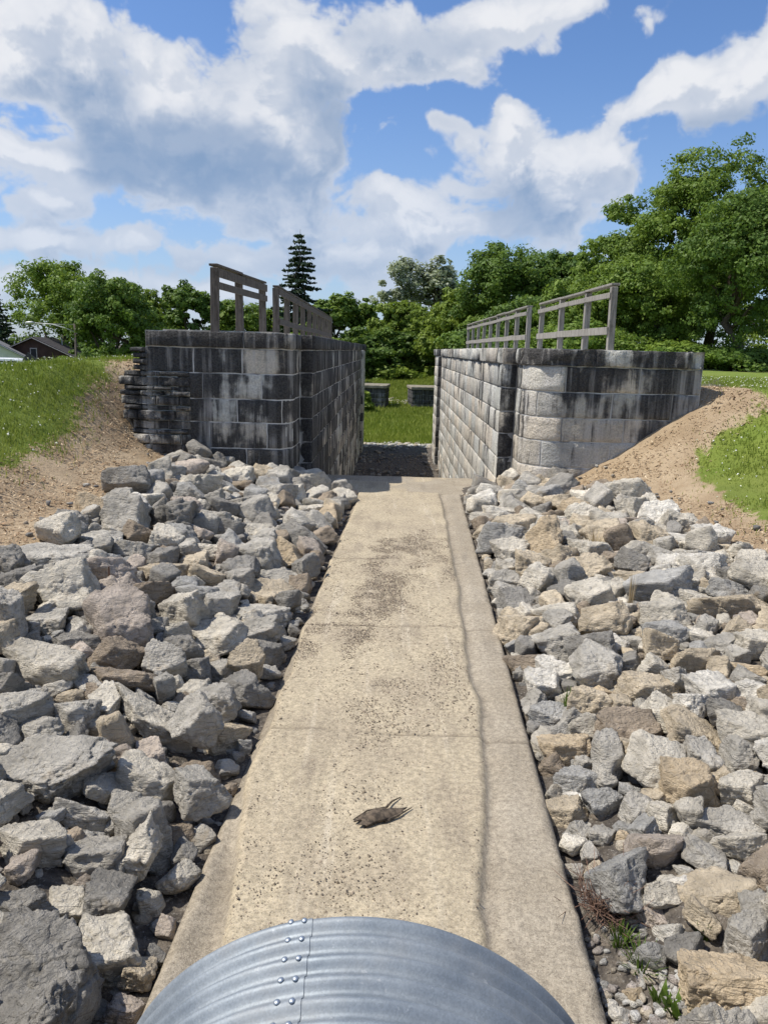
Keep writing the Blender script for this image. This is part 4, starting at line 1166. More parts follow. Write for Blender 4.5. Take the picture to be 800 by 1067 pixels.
# stake
P = cast(114, 606, 0.25)
m = MB(); m.tube([(0, 0, -.3), (0.005, 0, .18)], [.008, .008], 6)
o = m.build('iron_stake', M['rust']); o.location = P; tag(o, 'thin rusty iron stake standing up out of the left rock pile', 'stake')

# ------------------------------------------------------------------ culvert pipe
RP, PP, AP_ = 0.80, 0.0735, 0.0125
YR = float(at_z(375, 952, 1.62)[1]); XP = float(at_z(378, 952, 1.62)[0]); ZP = 1.62 - RP
t = thing('culvert_pipe', 'galvanised corrugated steel pipe with a riveted seam in the foreground', 'pipe', (XP, YR - 3, ZP - RP))
ys = np.arange(-9.0, YR + 1e-6, PP / 10)
def pipe_r(A, Y): return RP - AP_ + AP_ * np.cos(2 * math.pi * (Y - YR + 0.016) / PP)
VV, QQ, off = [], [], 0
for ang, lap in ((np.linspace(-90, 101.35, 150), 0.0), (np.linspace(101.0, 270, 130), 0.0032)):
    A, Yg = np.meshgrid(np.radians(ang), ys)
    wob = 0.0014 * vnoise(np.stack([A.ravel() * 6, Yg.ravel() * 5, 0 * A.ravel()], 1), 6).reshape(A.shape)
    rr = pipe_r(A, Yg) + lap + wob
    if lap:      # the cut edge of the upper sheet wanders a little
        A = A + (np.arange(A.shape[1]) == 0) * 0.0022 * np.sin(2 * math.pi * (Yg - YR) / PP)
    Vo = np.stack([XP + np.cos(A) * rr, Yg, ZP + np.sin(A) * rr], -1)
    Vi = np.stack([XP + np.cos(A) * (rr - .003), Yg, ZP + np.sin(A) * (rr - .003)], -1)
    m_, n_ = A.shape; I = np.arange(2 * m_ * n_).reshape(2, m_, n_) + off
    QQ += [np.stack([I[0, :-1, :-1], I[0, :-1, 1:], I[0, 1:, 1:], I[0, 1:, :-1]], -1).reshape(-1, 4),
           np.stack([I[1, :-1, :-1], I[1, 1:, :-1], I[1, 1:, 1:], I[1, :-1, 1:]], -1).reshape(-1, 4)]
    e = [np.stack([I[0, -1, :-1], I[0, -1, 1:], I[1, -1, 1:], I[1, -1, :-1]], -1), np.stack([I[0, :-1, 0], I[0, 1:, 0], I[1, 1:, 0], I[1, :-1, 0]], -1)]
    vv = np.concatenate([Vo.reshape(-1, 3), Vi.reshape(-1, 3)])
    for f in e:      # edges get their own vertices so that they stay crisp
        k = off + len(vv); vv = np.concatenate([vv, vv[f.ravel() - off]]); QQ.append(np.arange(k, k + f.size).reshape(-1, 4))
    VV.append(vv); off += len(vv)
o = obj('corrugated_shell', mesh_np('corrugated_shell', np.concatenate(VV), np.concatenate(QQ), mat=M['galv']), t); place(o, t)
bm = bmesh.new(); bmesh.ops.create_uvsphere(bm, u_segments=14, v_segments=8, radius=0.0095)
for v in bm.verts: v.co.z = v.co.z * 0.62 if v.co.z > 0 else v.co.z * 0.2
riv = bpy.data.meshes.new('rivet'); bm.to_mesh(riv); bm.free(); riv.materials.append(M['steel']); riv.polygons.foreach_set('use_smooth', [True] * len(riv.polygons))
for row, da in ((0, 1.6), (1, 4.6)):
    for k in range(10):
        y = YR - 0.016 - PP * k + (0.004 if row else 0)
        a = R(101.05 + da); r_ = RP + 0.0035
        o = obj('rivet', riv, t)
        o.location = (XP + math.cos(a) * r_, y, ZP + math.sin(a) * r_); o.rotation_euler = (0, math.pi / 2 - a, 0); place(o, t)
# ------------------------------------------------------------------ clouds: colour and cover over the whole sky, by azimuth and elevation
BLOB = [ # a direction (photo px), radii (px), weight
 (60, 60, 85, 75, 1), (20, 20, 70, 50, 1), (120, 105, 60, 60, 1), (95, 15, 60, 45, .9), (175, 130, 60, 60, 1), (190, 75, 34, 34, .8), (165, 45, 28, 34, .85), (205, 120, 45, 60, 1), (250, 110, 70, 75, 1.1), (300, 40, 62, 75, 1), (335, 75, 45, 70, .95), (290, 160, 85, 50, 1.05), (190, 190, 130, 50, 1.0), (330, 150, 45, 50, .8),
 (70, 180, 62, 40, 1), (22, 155, 36, 26, .95), (45, 215, 70, 22, .7),
 (400, 30, 70, 45, .95), (455, 40, 60, 36, .8), (540, 8, 120, 34, .9), (430, 70, 60, 32, .8), (600, -5, 80, 24, .8), (380, 75, 45, 32, .75),
 (512, 122, 32, 34, 1.05), (520, 155, 58, 44, 1.05), (560, 175, 55, 40, 1.0), (608, 172, 50, 34, .95), (590, 205, 85, 42, .95), (520, 215, 50, 30, .7), (550, 250, 110, 32, .85), (430, 245, 60, 40, .85), (470, 190, 30, 20, .5), (458, 142, 26, 14, .6), (640, 200, 34, 22, .5),
 (740, 110, 105, 42, 1.0), (790, 75, 62, 42, 1.0), (690, 118, 75, 32, .85), (725, 85, 28, 22, .7), (648, 125, 30, 16, .5), (680, 32, 24, 22, .55), (702, 12, 26, 16, .45),
 (200, 310, 330, 30, .50), (60, 300, 150, 26, .5), (420, 320, 160, 20, .4), (640, 275, 60, 18, .4), (250, 268, 190, 26, .66), (110, 262, 110, 22, .66), (300, 215, 50, 26, .95), (345, 228, 40, 20, .85), (400, 208, 40, 20, .9), (432, 232, 36, 30, .9), (350, 262, 110, 26, .72), (395, 290, 90, 20, .6), (30, 255, 70, 26, .75), (25, 300, 60, 18, .5), (190, 302, 110, 14, .6),
 (-150, 90, 130, 110, 1), (-300, 200, 160, 60, 1), (960, 120, 120, 60, .9), (1100, 240, 150, 40, .8), (620, -150, 140, 60, .8), (250, -200, 200, 90, .9), (950, -220, 130, 70, .8),
]
_bl = []
for (px, py, rx, ry, wgt) in BLOB:
    d = ray(px, py); d = d / np.linalg.norm(d)
    a0, e0 = math.atan2(d[0], d[1]), math.asin(d[2])
    k = np.linalg.norm(ray(px, py))
    _bl.append((a0, e0, rx / F / k * 1.0 / math.cos(e0), ry / F / k, wgt))
# thick cores that stay grey: direction, radii, strength
CORE = [(235, 172, 150, 48, .95), (335, 135, 42, 66, .8), (110, 110, 42, 62, .6), (60, 60, 50, 50, .3), (545, 212, 58, 40, .75), (620, 190, 40, 22, .4), (765, 128, 80, 20, .6), (450, 52, 100, 28, .6), (250, 80, 45, 50, .25), (140, 275, 140, 14, .4), (350, 280, 90, 14, .4)]
_cr = []
for (px, py, rx, ry, wgt) in CORE:
    d = ray(px, py); k = np.linalg.norm(d); d = d / k
    _cr.append((math.atan2(d[0], d[1]), math.asin(d[2]), rx / F / k / math.cos(math.asin(d[2])), ry / F / k, wgt))
_q = np.random.default_rng(21)
for k in range(60):      # the rest of the sky, which the photograph does not show
    a = _q.uniform(0.75, 2 * math.pi - 0.75); e = _q.uniform(0.08, 1.2); s = _q.uniform(.08, .2)
    _bl.append(((a + math.pi) % (2 * math.pi) - math.pi, e, s * 1.5 / math.cos(e), s * .6, _q.uniform(.7, 1.05)))

def cloud_density(A, E):
    """A, E: azimuth and elevation in radians (flat arrays) -> (density, body)"""
    P = np.stack([A * np.cos(E * .8), E * 1.15, 0 * A + .3], 1)
    wx = fbm(P * 7, 201, 3); wy = fbm(P * 7, 301, 3)
    wx2 = fbm(P * 24, 211, 3); wy2 = fbm(P * 24, 311, 3)
    a = A + .028 * wx + .009 * wx2; e = E + .020 * wy + .008 * wy2
    acc = np.full(len(A), 0.0)
    for (a0, e0, ra, re2, w) in _bl:
        dx = np.abs(a - a0); dx = np.minimum(dx, 2 * math.pi - dx)
        r2 = (dx / ra) ** 2 + ((e - e0) / re2) ** 2
        acc += w * np.exp(-2.1 * r2)
    raw = acc.copy()
    acc = 1.15 * (1 - np.exp(-1.25 * acc)) - 0.36
    bil = 0; am = 1; s = 1
    for k in range(5):
        bil = bil + am * (np.abs(vnoise(np.stack([a * 17, e * 21, 0 * a], 1) * s + k * 7.7, 401 + k)) - .27); am *= .62; s *= 2.05
    det = fbm(P * 30, 501, 5, .6)
    return acc +   .34 * bil + .15 * det + .10 * fbm(P * 11, 601, 3), raw + .35 * bil + .12 * wx

def cloud_map(A, E):
    """2-D grids, rows from low to high elevation -> rgb, cover"""
    sh = A.shape
    def ev(a, e):
        d, b = cloud_density(a.ravel(), e.ravel()); return d.reshape(sh), b.reshape(sh)
    d0, b0 = ev(A, E)
    d1, b1 = ev(A - .010, E + .020)
    d2, b2 = ev(A - .02, E + .06)
    haze = S(0.30, 0.0, E)
    cover = S(-0.02, 0.27, d0)
    local = S(-0.16, 0.22, d0 - d1)
    body = S(-0.70, 0.62, b0 - b2)
    thick = S(0.10, 0.75, d0)
    lit = 0.60 * body ** 1.9 + 0.52 * local - 0.16 * S(.55, 1.0, d0)
    lit = lerp(0.70, np.clip(lit, 0, 1), thick)
    hi = np.array((0.86, 0.87, 0.90)); lo = np.array((0.215, 0.33, 0.52))
    core = 0
    ww = fbm(np.stack([A.ravel() * 12, E.ravel() * 14, 0 * A.ravel()], 1), 701, 5, .6).reshape(sh)
    for (a0, e0, ra, re2, w) in _cr:
        core = np.maximum(core, w * S(1.25, 0.25, np.sqrt(((A - a0) / ra) ** 2 + ((E - e0) / re2) ** 2) + .42 * ww))
    lit = lit * (1 - .82 * core)
    rgb = lo + (hi - lo) * np.clip(lit, 0, 1)[..., None]
    rgb = lerp(rgb, np.array((0.48, 0.58, 0.76)), (0.5 * haze)[..., None])
    return rgb, cover * (0.96 - 0.15 * haze)

def sky_image():
    Wd, Hd = 4096, 2048
    def grid(us, vs):
        U, Vv = np.meshgrid(us, vs)
        phi = -(U - .5) * 2 * math.pi
        A = (math.pi / 2 - phi + math.pi) % (2 * math.pi) - math.pi
        return A, (Vv - .5) * math.pi
    u = (np.arange(Wd) + .5) / Wd; v = (np.arange(Hd) + .5) / Hd
    out = np.zeros((Hd, Wd, 4), np.float32)
    k = 8
    A, E = grid(u[k // 2::k], v[k // 2::k])
    rgb, c = cloud_map(A, E); lo_ = np.concatenate([rgb, c[..., None]], 2)
    out[:] = lo_.repeat(k, 0).repeat(k, 1)
    A1, _ = grid(u, v[:1]); i = np.where(np.abs(A1[0]) < 0.72)[0]; j = np.where((v > .49) & (v < .5 + 0.70 / math.pi))[0]
    A, E = grid(u[i], v[j]); rgb, c = cloud_map(A, E)
    out[j[0]:j[-1] + 1, i[0]:i[-1] + 1, :3] = rgb; out[j[0]:j[-1] + 1, i[0]:i[-1] + 1, 3] = c
    ims = []
    for nm in ('cloud_colour', 'cloud_cover'):
        im = bpy.data.images.new(nm, Wd, Hd); im.colorspace_settings.name = 'Non-Color'
        px = np.ones_like(out); px[..., :3] = out[..., :3] if nm == 'cloud_colour' else out[..., 3:4]
        im.pixels.foreach_set(np.clip(px, 0, 1).ravel()); im.update()
        try: im.pack()
        except Exception as ex: print('pack', ex)
        ims.append(im)
    return ims
# ------------------------------------------------------------------ trees
def leaf_quads(C, N, size, q, aspect=1.5):
    n = len(C)
    ref = q.normal(size=(n, 3)); t = np.cross(N, ref); t /= np.linalg.norm(t, axis=1)[:, None] + 1e-9
    b = np.cross(N, t); s = (size * np.exp(q.normal(0, .28, n)))[:, None]
    V = np.stack([C - t * s * aspect / 2, C + b * s * .45, C + t * s * aspect / 2, C - b * s * .45], 1)
    return V.reshape(-1, 3)

def crown(q, lobes, n_leaf, leaf, clump_r, shell=0.55, up=0.35):
    """lobes: list of (centre, radii); leaves gathered in clumps through each lobe's outer volume"""
    vol = np.array([r[0] * r[1] + r[0] * r[2] for c, r in lobes]); vol = vol / vol.sum()
    out, lv = [], []
    for (c, r), w in zip(lobes, vol):
        nl = int(n_leaf * w); nc = max(8, nl // 70)
        d = q.normal(size=(nc, 3)); d /= np.linalg.norm(d, axis=1)[:, None]
        rad = shell + (1 - shell) * q.random(nc) ** 0.6
        rad *= 1 + 0.14 * vnoise(d * 2.3 + q.uniform(0, 50), 3)
        cc = np.array(c) + d * rad[:, None] * np.array(r)
        k = q.integers(0, nc, nl)
        cr = clump_r * q.uniform(.55, 1.25, nc)
        off = q.normal(size=(nl, 3)); off /= np.linalg.norm(off, axis=1)[:, None]
        off *= (q.random(nl) ** 0.45)[:, None] * cr[k][:, None] * np.array((1, 1, .7))
        P = cc[k] + off
        N = off / (cr[k][:, None]) * 0.8 + d[k] * .45 + np.array((0, 0, up)) + q.normal(0, .45, (nl, 3))
        N /= np.linalg.norm(N, axis=1)[:, None]
        out.append(leaf_quads(P, N, leaf, q)); ct = q.normal(0, .22, nc)
        lv.append(np.clip(.5 + ct[k] + q.normal(0, .18, nl), 0, 1))
    V = np.concatenate(out); lv = np.repeat(np.concatenate(lv), 4)
    return V, np.arange(len(V)).reshape(-1, 4), lv

def limb(m, a, b, r0, r1, q, n=5):
    a = np.array(a, float); b = np.array(b, float); pts = []; rad = []
    for k in range(n + 1):
        f = k / n; p = a + (b - a) * f + (q.normal(0, .04, 3) * np.linalg.norm(b - a) if 0 < k < n else 0)
        pts.append(p); rad.append(lerp(r0, r1, f))
    m.tube(pts, rad, 7)

def broadleaf(name, label, px, top, width, Y, mat, seed, base=None, low=0.12, nl=14000, leaf=None, form='round', cat='tree', group=None, bottom=None):
    x, _, zt = at_y(px, top, Y)
    zb = gz(x, Y) if base is None else base
    H = zt - zb; W = width * Y / F
    q = np.random.default_rng(seed)
    t = thing(name, label, cat, (x, Y, zb), 0, group)
    rx = W / 2; cz = H * (low + (1 - low) / 2); rz = H * (1 - low) / 2
    lobes = []
    if form == 'round':
        lobes.append(((0, 0, cz), (rx * .72, rx * .72, rz * .82)))
        for k in range(13):
            a = q.uniform(0, 6.28) if k > 7 else k * 0.79 + q.normal(0, .2); e = q.uniform(-.75, 1.1)
            s = q.uniform(.30, .48)
            d = np.array((math.cos(a) * math.cos(e), math.sin(a) * math.cos(e), math.sin(e)))
            lobes.append(((d[0] * rx * .68, d[1] * rx * .68, cz + d[2] * rz * .68), (rx * s, rx * s, min(rz, rx) * s * .95)))
    elif form == 'billow':   # big spreading tree: many separate boughs
        for k in range(30):
            f = k / 30; zz = low + (1 - low) * (0.12 + .80 * q.random()); pr = math.sqrt(max(.05, 1 - (2 * (zz - low) / (1 - low) - .85) ** 2 * .75))
            a = q.uniform(0, 6.28); rr = rx * pr * q.uniform(.35, .85); s = q.uniform(.24, .38)
            lobes.append(((math.cos(a) * rr, math.sin(a) * rr, zz * H), (rx * s * 1.1, rx * s * 1.1, rx * s * .75)))
        lobes.append(((0, 0, H - rx * .28), (rx * .34, rx * .34, rx * .28)))
    elif form == 'loose':    # upright, see-through
        for k in range(34):
            zz = low + (1 - low) * q.uniform(.05, .97); pr = 1.15 - .62 * (zz - low) / (1 - low)
            a = q.uniform(0, 6.28); rr = rx * pr * q.uniform(.1, .75); s = q.uniform(.13, .24)
            lobes.append(((math.cos(a) * rr, math.sin(a) * rr, zz * H), (rx * s, rx * s, rx * s * 1.9)))
        lobes.append(((0, 0, H - rx * .3), (rx * .16, rx * .16, rx * .3)))
    elif form == 'shrub':
        for k in range(9):
            a = q.uniform(0, 6.28); rr = rx * q.uniform(0, .65); s = q.uniform(.4, .6)
            lobes.append(((math.cos(a) * rr, math.sin(a) * rr * .8, H * q.uniform(.25, .68)), (rx * s, rx * s, H * s * .62)))
    leaf = leaf or max(0.11, Y * 0.0022); nl = int(nl * 1.55)
    V, Qd, lv = crown(q, lobes, nl, leaf, max(.35, rx * .16), shell=.5)
    hi = np.percentile(V[:, 2], 99.7); sx = (np.percentile(V[:, 0], 99) - np.percentile(V[:, 0], 1)) / 2; sy = (np.percentile(V[:, 1], 99) - np.percentile(V[:, 1], 1)) / 2
    kf = np.array((rx / sx, rx / sy, H / hi)); V = V * kf
    lobes = [(tuple(np.array(c) * kf), r) for c, r in lobes]
    V[:, 2] = np.maximum(V[:, 2], 0.02)
    # keep the top where the photograph has it
    m = MB(); r0 = max(.08, H * .026)
    if form != 'shrub':
        limb(m, (0, 0, -.3), (q.normal(0, .2), q.normal(0, .2), H * .72), r0, r0 * .35, q, 7)
        for (c, r) in lobes[1:: 2 if form == 'round' else 3]:
            limb(m, (0, 0, max(H * .12, c[2] * .55)), c, r0 * .45, r0 * .12, q, 4)
    else:
        for k in range(6):
            limb(m, (0, 0, -.1), (q.normal(0, rx * .4), q.normal(0, rx * .4), H * .7), r0 * .5, r0 * .15, q, 3)
    m.build('trunk' if form != 'shrub' else 'stems', M['bark'], t, smooth=True)
    obj('crown', mesh_np('crown', V, Qd, mat=mat, smooth=False, attrs=dict(leafv=lv)), t)
    return t

def conifer(name, label, px, top, width, Y, seed, base=None, nl=16000, drop=0.0, dense=1.0):
    x, _, zt = at_y(px, top, Y); zb = gz(x, Y) if base is None else base
    H = zt - zb; Rr = width * Y / F / 2; q = np.random.default_rng(seed)
    t = thing(name, label, 'tree', (x, Y, zb))
    m = MB(); limb(m, (0, 0, -.3), (0, 0, H * .985), H * .014, .02, q, 10)
    C, N = [], []; z = H * 0.10; nb = 0
    tiers = int(H / (0.66 / dense)); per = max(6, int(7.6 * dense))
    tot = 0
    for k in range(tiers):
        f = k / tiers; z = H * (.08 + .90 * f); L = Rr * 1.75 * (1 - f) ** 0.68 * (1 if f > .12 else .8) + .12
        for b in range(per):
            a = q.uniform(0, 6.28); l = L * q.uniform(.55, 1.12)
            s = np.linspace(0.08, 1, max(4, int(l / .10)))
            pz = z - l * (0.32 * s - 0.20 * s ** 2) * (1 + .3 * q.normal())
            pts = np.stack([math.cos(a) * l * s, math.sin(a) * l * s, pz], 1)
            if l > .5: m.tube([pts[0], pts[len(pts) // 2], pts[-1]], [.03, .02, .008], 4, False)
            for rep in range(4):
                side = q.normal(0, .22 * l ** .5, (len(s), 3)) * (1.15 - s)[:, None] * np.array((1, 1, .35))
                C.append(pts + side - np.array((0, 0, .04))); n_ = q.normal(0, .6, (len(s), 3)) + np.array((0, 0, .9)); N.append(n_ / np.linalg.norm(n_, axis=1)[:, None])
    C = np.concatenate(C); N = np.concatenate(N)
    if len(C) > nl: k = q.choice(len(C), nl, replace=False); C, N = C[k], N[k]
    V = leaf_quads(C, N, max(.2, Y * .0026), q, 1.8)
    m.build('trunk', M['bark'], t, smooth=True)
    obj('crown', mesh_np('crown', V, np.arange(len(V)).reshape(-1, 4), mat=M['needle'], smooth=False, attrs=dict(leafv=np.repeat(q.random(len(C)), 4))), t)
    return t

B = broadleaf
# left, beyond the lawn
B('broadleaf_tree', 'big light green spreading tree behind the houses on the left', 62, 274, 112, 92, M['leaf_mid'], 1, low=.10, nl=26000, form='billow')
B('broadleaf_tree', 'dense dark rounded tree beside the street lamp on the left', 116, 289, 86, 68, M['leaf_dark'], 2, low=.04, nl=26000)
conifer('conifer_tree', 'dark blue green conifer cut by the left edge of the picture', -6, 300, 46, 95, 3, nl=14000, dense=1.5)
B('broadleaf_tree', 'pale green tree just right of the dense rounded tree', 163, 305, 56, 112, M['leaf_light'], 4, low=.05, nl=14000)
B('broadleaf_tree', 'dark green round tree left of the left railing', 199, 296, 56, 100, M['leaf_dark'], 5, low=.05, nl=16000)
B('broadleaf_tree', 'low green tree seen between the posts of the short left railing', 250, 314, 70, 108, M['leaf_mid'], 6, low=.05, nl=15000)
B('broadleaf_tree', 'low bushy tree at the foot of the tall conifer', 300, 322, 64, 112, M['leaf_mid'], 7, low=.05, nl=14000)
conifer('conifer_tree', 'tall slender conifer rising above the left railing', 313, 236, 52, 104, 8, nl=26000, dense=0.9)
B('broadleaf_tree', 'mid green tree just right of the tall conifer above the left wall', 350, 308, 50, 122, M['leaf_mid'], 9, low=.04, nl=14000)
B('broadleaf_tree', 'small dark tree in the notch between left wall and silvery trees', 384, 312, 46, 125, M['leaf_mid'], 10, low=.03, nl=13000)
# centre, past the lock
B('broadleaf_tree', 'thin silvery green tree at the centre of the skyline, left of its twin', 420, 268, 74, 132, M['leaf_silver'], 11, low=.10, nl=7500, form='loose')
B('broadleaf_tree', 'thin silvery green tree at the centre of the skyline, right of its twin', 457, 271, 64, 136, M['leaf_silver'], 12, low=.10, nl=7000, form='loose')
B('broadleaf_tree', 'grey green willow like tree low behind the left abutment', 418, 316, 62, 116, M['leaf_light'], 13, low=.02, nl=15000)
B('broadleaf_tree', 'bright green tree low behind the right abutment', 462, 318, 64, 108, M['leaf_light'], 14, low=.02, nl=16000)
B('broadleaf_tree', 'dark green tree in the gap between the two abutments', 440, 338, 50, 112, M['leaf_dark'], 15, low=.02, nl=13000)
B('broadleaf_tree', 'dark low tree directly over the left abutment', 388, 342, 60, 108, M['leaf_dark'], 16, low=.02, nl=13000)
# right wood, near to far
B('broadleaf_tree', 'bright green sloping tree left of the far right railing', 492, 303, 76, 98, M['leaf_light'], 17, low=.03, nl=17000)
B('broadleaf_tree', 'big dark round tree behind the long right railing', 540, 257, 104, 92, M['leaf_dark'], 18, low=.05, nl=26000)
B('broadleaf_tree', 'dark tree behind and right of the big round tree', 598, 264, 70, 88, M['leaf_dark'], 19, low=.05, nl=18000)
B('broadleaf_tree', 'tall loose tree with sky gaps on the left shoulder of the right wood', 655, 208, 84, 74, M['leaf_mid'], 20, low=.08, nl=20000, form='billow')
B('broadleaf_tree', 'tall spreading mid green tree in the right wood', 712, 186, 110, 68, M['leaf_mid'], 21, low=.06, nl=26000, form='billow')
B('broadleaf_tree', 'tallest tree of the right wood near the right edge', 768, 152, 130, 66, M['leaf_mid'], 22, low=.06, nl=30000, form='billow')
B('broadleaf_tree', 'dark dense tree standing in front of the right wood by the lawn', 778, 205, 122, 52, M['leaf_dark'], 23, low=.02, nl=30000)
B('broadleaf_tree', 'mid green low tree behind the front right railing', 625, 290, 104, 66, M['leaf_mid'], 24, low=.02, nl=24000)
B('broadleaf_tree', 'mid green leafy tree right of the front right railing', 690, 268, 100, 60, M['leaf_mid'], 25, low=.02, nl=26000)
B('broadleaf_tree', 'low tree filling the middle of the long right railing', 560, 312, 96, 76, M['leaf_dark'], 26, low=.02, nl=20000)
B('broadleaf_tree', 'light green tree at the far end of the right railing', 510, 330, 60, 84, M['leaf_mid'], 27, low=.02, nl=15000)
B('broadleaf_tree', 'tall tree cut by the right edge of the picture', 850, 190, 150, 60, M['leaf_mid'], 28, low=.04, nl=20000, form='billow')
B('shrub', 'leafy shrub at the foot of the wood right of the right wall', 700, 356, 90, 54, M['leaf_mid'], 29, low=0, nl=11000, form='shrub', cat='shrub')
B('shrub', 'dark shrub under the dense tree at the right edge', 775, 362, 90, 52, M['leaf_dark'], 30, low=0, nl=13000, form='shrub', cat='shrub')
B('shrub', 'long leafy shrub seen under the front right railing', 610, 338, 120, 58, M['leaf_mid'], 36, low=0, nl=15000, form='shrub', cat='shrub')
B('shrub', 'dark shrub seen under the long right railing', 520, 345, 90, 70, M['leaf_dark'], 37, low=0, nl=12000, form='shrub', cat='shrub')
B('shrub', 'pale shrub behind the pair of abutments', 418, 378, 80, 110, M['leaf_light'], 31, low=0, nl=9000, form='shrub', cat='shrub')
B('shrub', 'green shrub behind the left railing posts', 330, 340, 70, 96, M['leaf_mid'], 32, low=0, nl=9000, form='shrub', cat='shrub')
B('shrub', 'low green shrub beside the dark house', 66, 366, 26, 66, M['leaf_mid'], 33, low=0, nl=5000, form='shrub', cat='shrub')
B('shrub', 'low shrub under the pale green tree on the left', 165, 345, 60, 84, M['leaf_dark'], 34, low=0, nl=8000, form='shrub', cat='shrub')
B('shrub', 'weedy bush on the canal bank under the left abutment', 380, 408, 16, 74, M['leaf_light'], 35, low=0, nl=4000, form='shrub', cat='shrub')

# ------------------------------------------------------------------ houses, lamp, car on the left
def house(name, label, x, y, rz, w, d, eave, ridge, wallm, roofm, trimm, win=True):
    zb = gz(x, y)
    t = thing(name, label, 'house', (x, y, zb), R(rz))
    m = MB(); m.box(-w / 2, w / 2, -d / 2, d / 2, -.3, eave)
    m.add([(-w / 2, -d / 2, eave), (w / 2, -d / 2, eave), (0, -d / 2, ridge), (-w / 2, d / 2, eave), (w / 2, d / 2, eave), (0, d / 2, ridge)], [(0, 1, 2), (5, 4, 3), (0, 3, 4, 1)])
    m.build('wall', wallm, t)
    e = .45; sl = (ridge - eave) / (w / 2)
    rf = MB()
    for s in (-1, 1):
        a = (s * (w / 2 + e), eave - sl * e + .06); b = (0, ridge + .06)
        rf.add([(a[0], -d / 2 - e, a[1]), (b[0], -d / 2 - e, b[1]), (b[0], d / 2 + e, b[1]), (a[0], d / 2 + e, a[1]), (a[0], -d / 2 - e, a[1] + .14), (b[0], -d / 2 - e, b[1] + .14), (b[0], d / 2 + e, b[1] + .14), (a[0], d / 2 + e, a[1] + .14)],
               [(0, 1, 2, 3), (7, 6, 5, 4), (0, 4, 5, 1), (1, 5, 6, 2), (2, 6, 7, 3), (3, 7, 4, 0)])
    r = rf.build('roof', roofm, t)
    f = MB()
    for s in (-1, 1):
        f.beam((s * (w / 2 + e), -d / 2 - e - .03, eave - sl * e + .09), (0, -d / 2 - e - .03, ridge + .09), .05, .24, (0, 1, 0))
    f.build('gable_trim', trimm, t)
    m = MB(); m.tube([(w * .2, 1, ridge - 1.2), (w * .2, 1, ridge + .1)], [.06, .06], 8); m.build('vent_pipe', M['pole'], r)
    if win:
        for k, (wx, wz, ww, wh) in enumerate(((-w * .25, 1.5, 1.2, 1.3), (w * .25, 1.5, 1.2, 1.3), (0, eave + .45, .5, .9))):
            m = MB(); m.box(wx - ww / 2 - .08, wx + ww / 2 + .08, -d / 2 - .06, -d / 2 + .02, wz - wh / 2 - .08, wz + wh / 2 + .08); fo = m.build('window', trimm, t)
            m = MB(); m.box(wx - ww / 2, wx + ww / 2, -d / 2 - .085, -d / 2 - .062, wz - wh / 2, wz + wh / 2); m.build('pane', M['glass'], fo)
    m = MB(); m.box(w * .02 - .5, w * .02 + .5, -d / 2 - .05, -d / 2 + .02, -.1, 2.0); m.build('door', trimm, t)
    return t
hx = float(at_y(-4, 365, 78)[0]); hz = gz(hx, 78)
rid = float(at_y(-2, 356, 74)[2]) - hz
house('gabled_house', 'white gabled house with grey shingle roof at the left edge', hx, 78, 24, 8.6, 12, rid - 2.3, rid, M['siding'], M['shingle'], M['siding'])
hx2 = float(at_y(47, 365, 84)[0]); hz2 = gz(hx2, 84); rid2 = float(at_y(36, 353, 82)[2]) - hz2
house('gabled_house', 'dark brown house with pale gable trim behind the white house', hx2, 84, 12, 8.0, 10, rid2 - 1.9, rid2, M['brown'], M['shingle_dark'], M['trim'])
# parked car, only its roof shows above the lawn
yc = 60; cx_, _, cz_ = at_y(12, 373, yc); zb = gz(cx_, yc); hcar = 1.75
zb = cz_ - hcar
t = thing('parked_van', 'white parked van whose roof shows above the lawn at the left edge', 'van', (cx_, yc, zb), R(4))
def hull(m, prof, w, taper=.86):
    n = len(prof); vs = []
    zt = max(p[1] for p in prof)
    for s in (-1, 1):
        for (x, z) in prof:
            k = 1 if z < 1.0 else lerp(1, taper, (z - 1.0) / (zt - 1.0)); vs.append((x, s * w / 2 * k, z))
    m.add(vs, [tuple(range(n)), tuple(range(2 * n - 1, n - 1, -1))] + [(i, (i + 1) % n, n + (i + 1) % n, n + i) for i in range(n)])
m = MB(); hull(m, [(-2.4, .35), (2.35, .35), (2.45, .75), (2.2, 1.0), (1.5, 1.08), (.75, 1.68), (.3, 1.75), (-2.1, 1.75), (-2.4, 1.5)], 1.85)
m.build('body', M['paint'], t, .05)
for s in (-1, 1):
    m = MB(); m.box(-2.0, .7, s * .84 - .01, s * .84 + .025, 1.15, 1.55); m.build('side_window', M['glass'], t)
    for wx in (-1.5, 1.5):
        m = MB(); m.tube([(wx, s * .80, .34), (wx, s * .96, .34)], [.34, .34], 18); m.build('wheel', M['tyre'], t)
m = MB(); m.beam((1.45, 0, 1.17), (.85, 0, 1.64), 1.45, .03, (0, 1, 0)); m.build('windscreen', M['glass'], t)
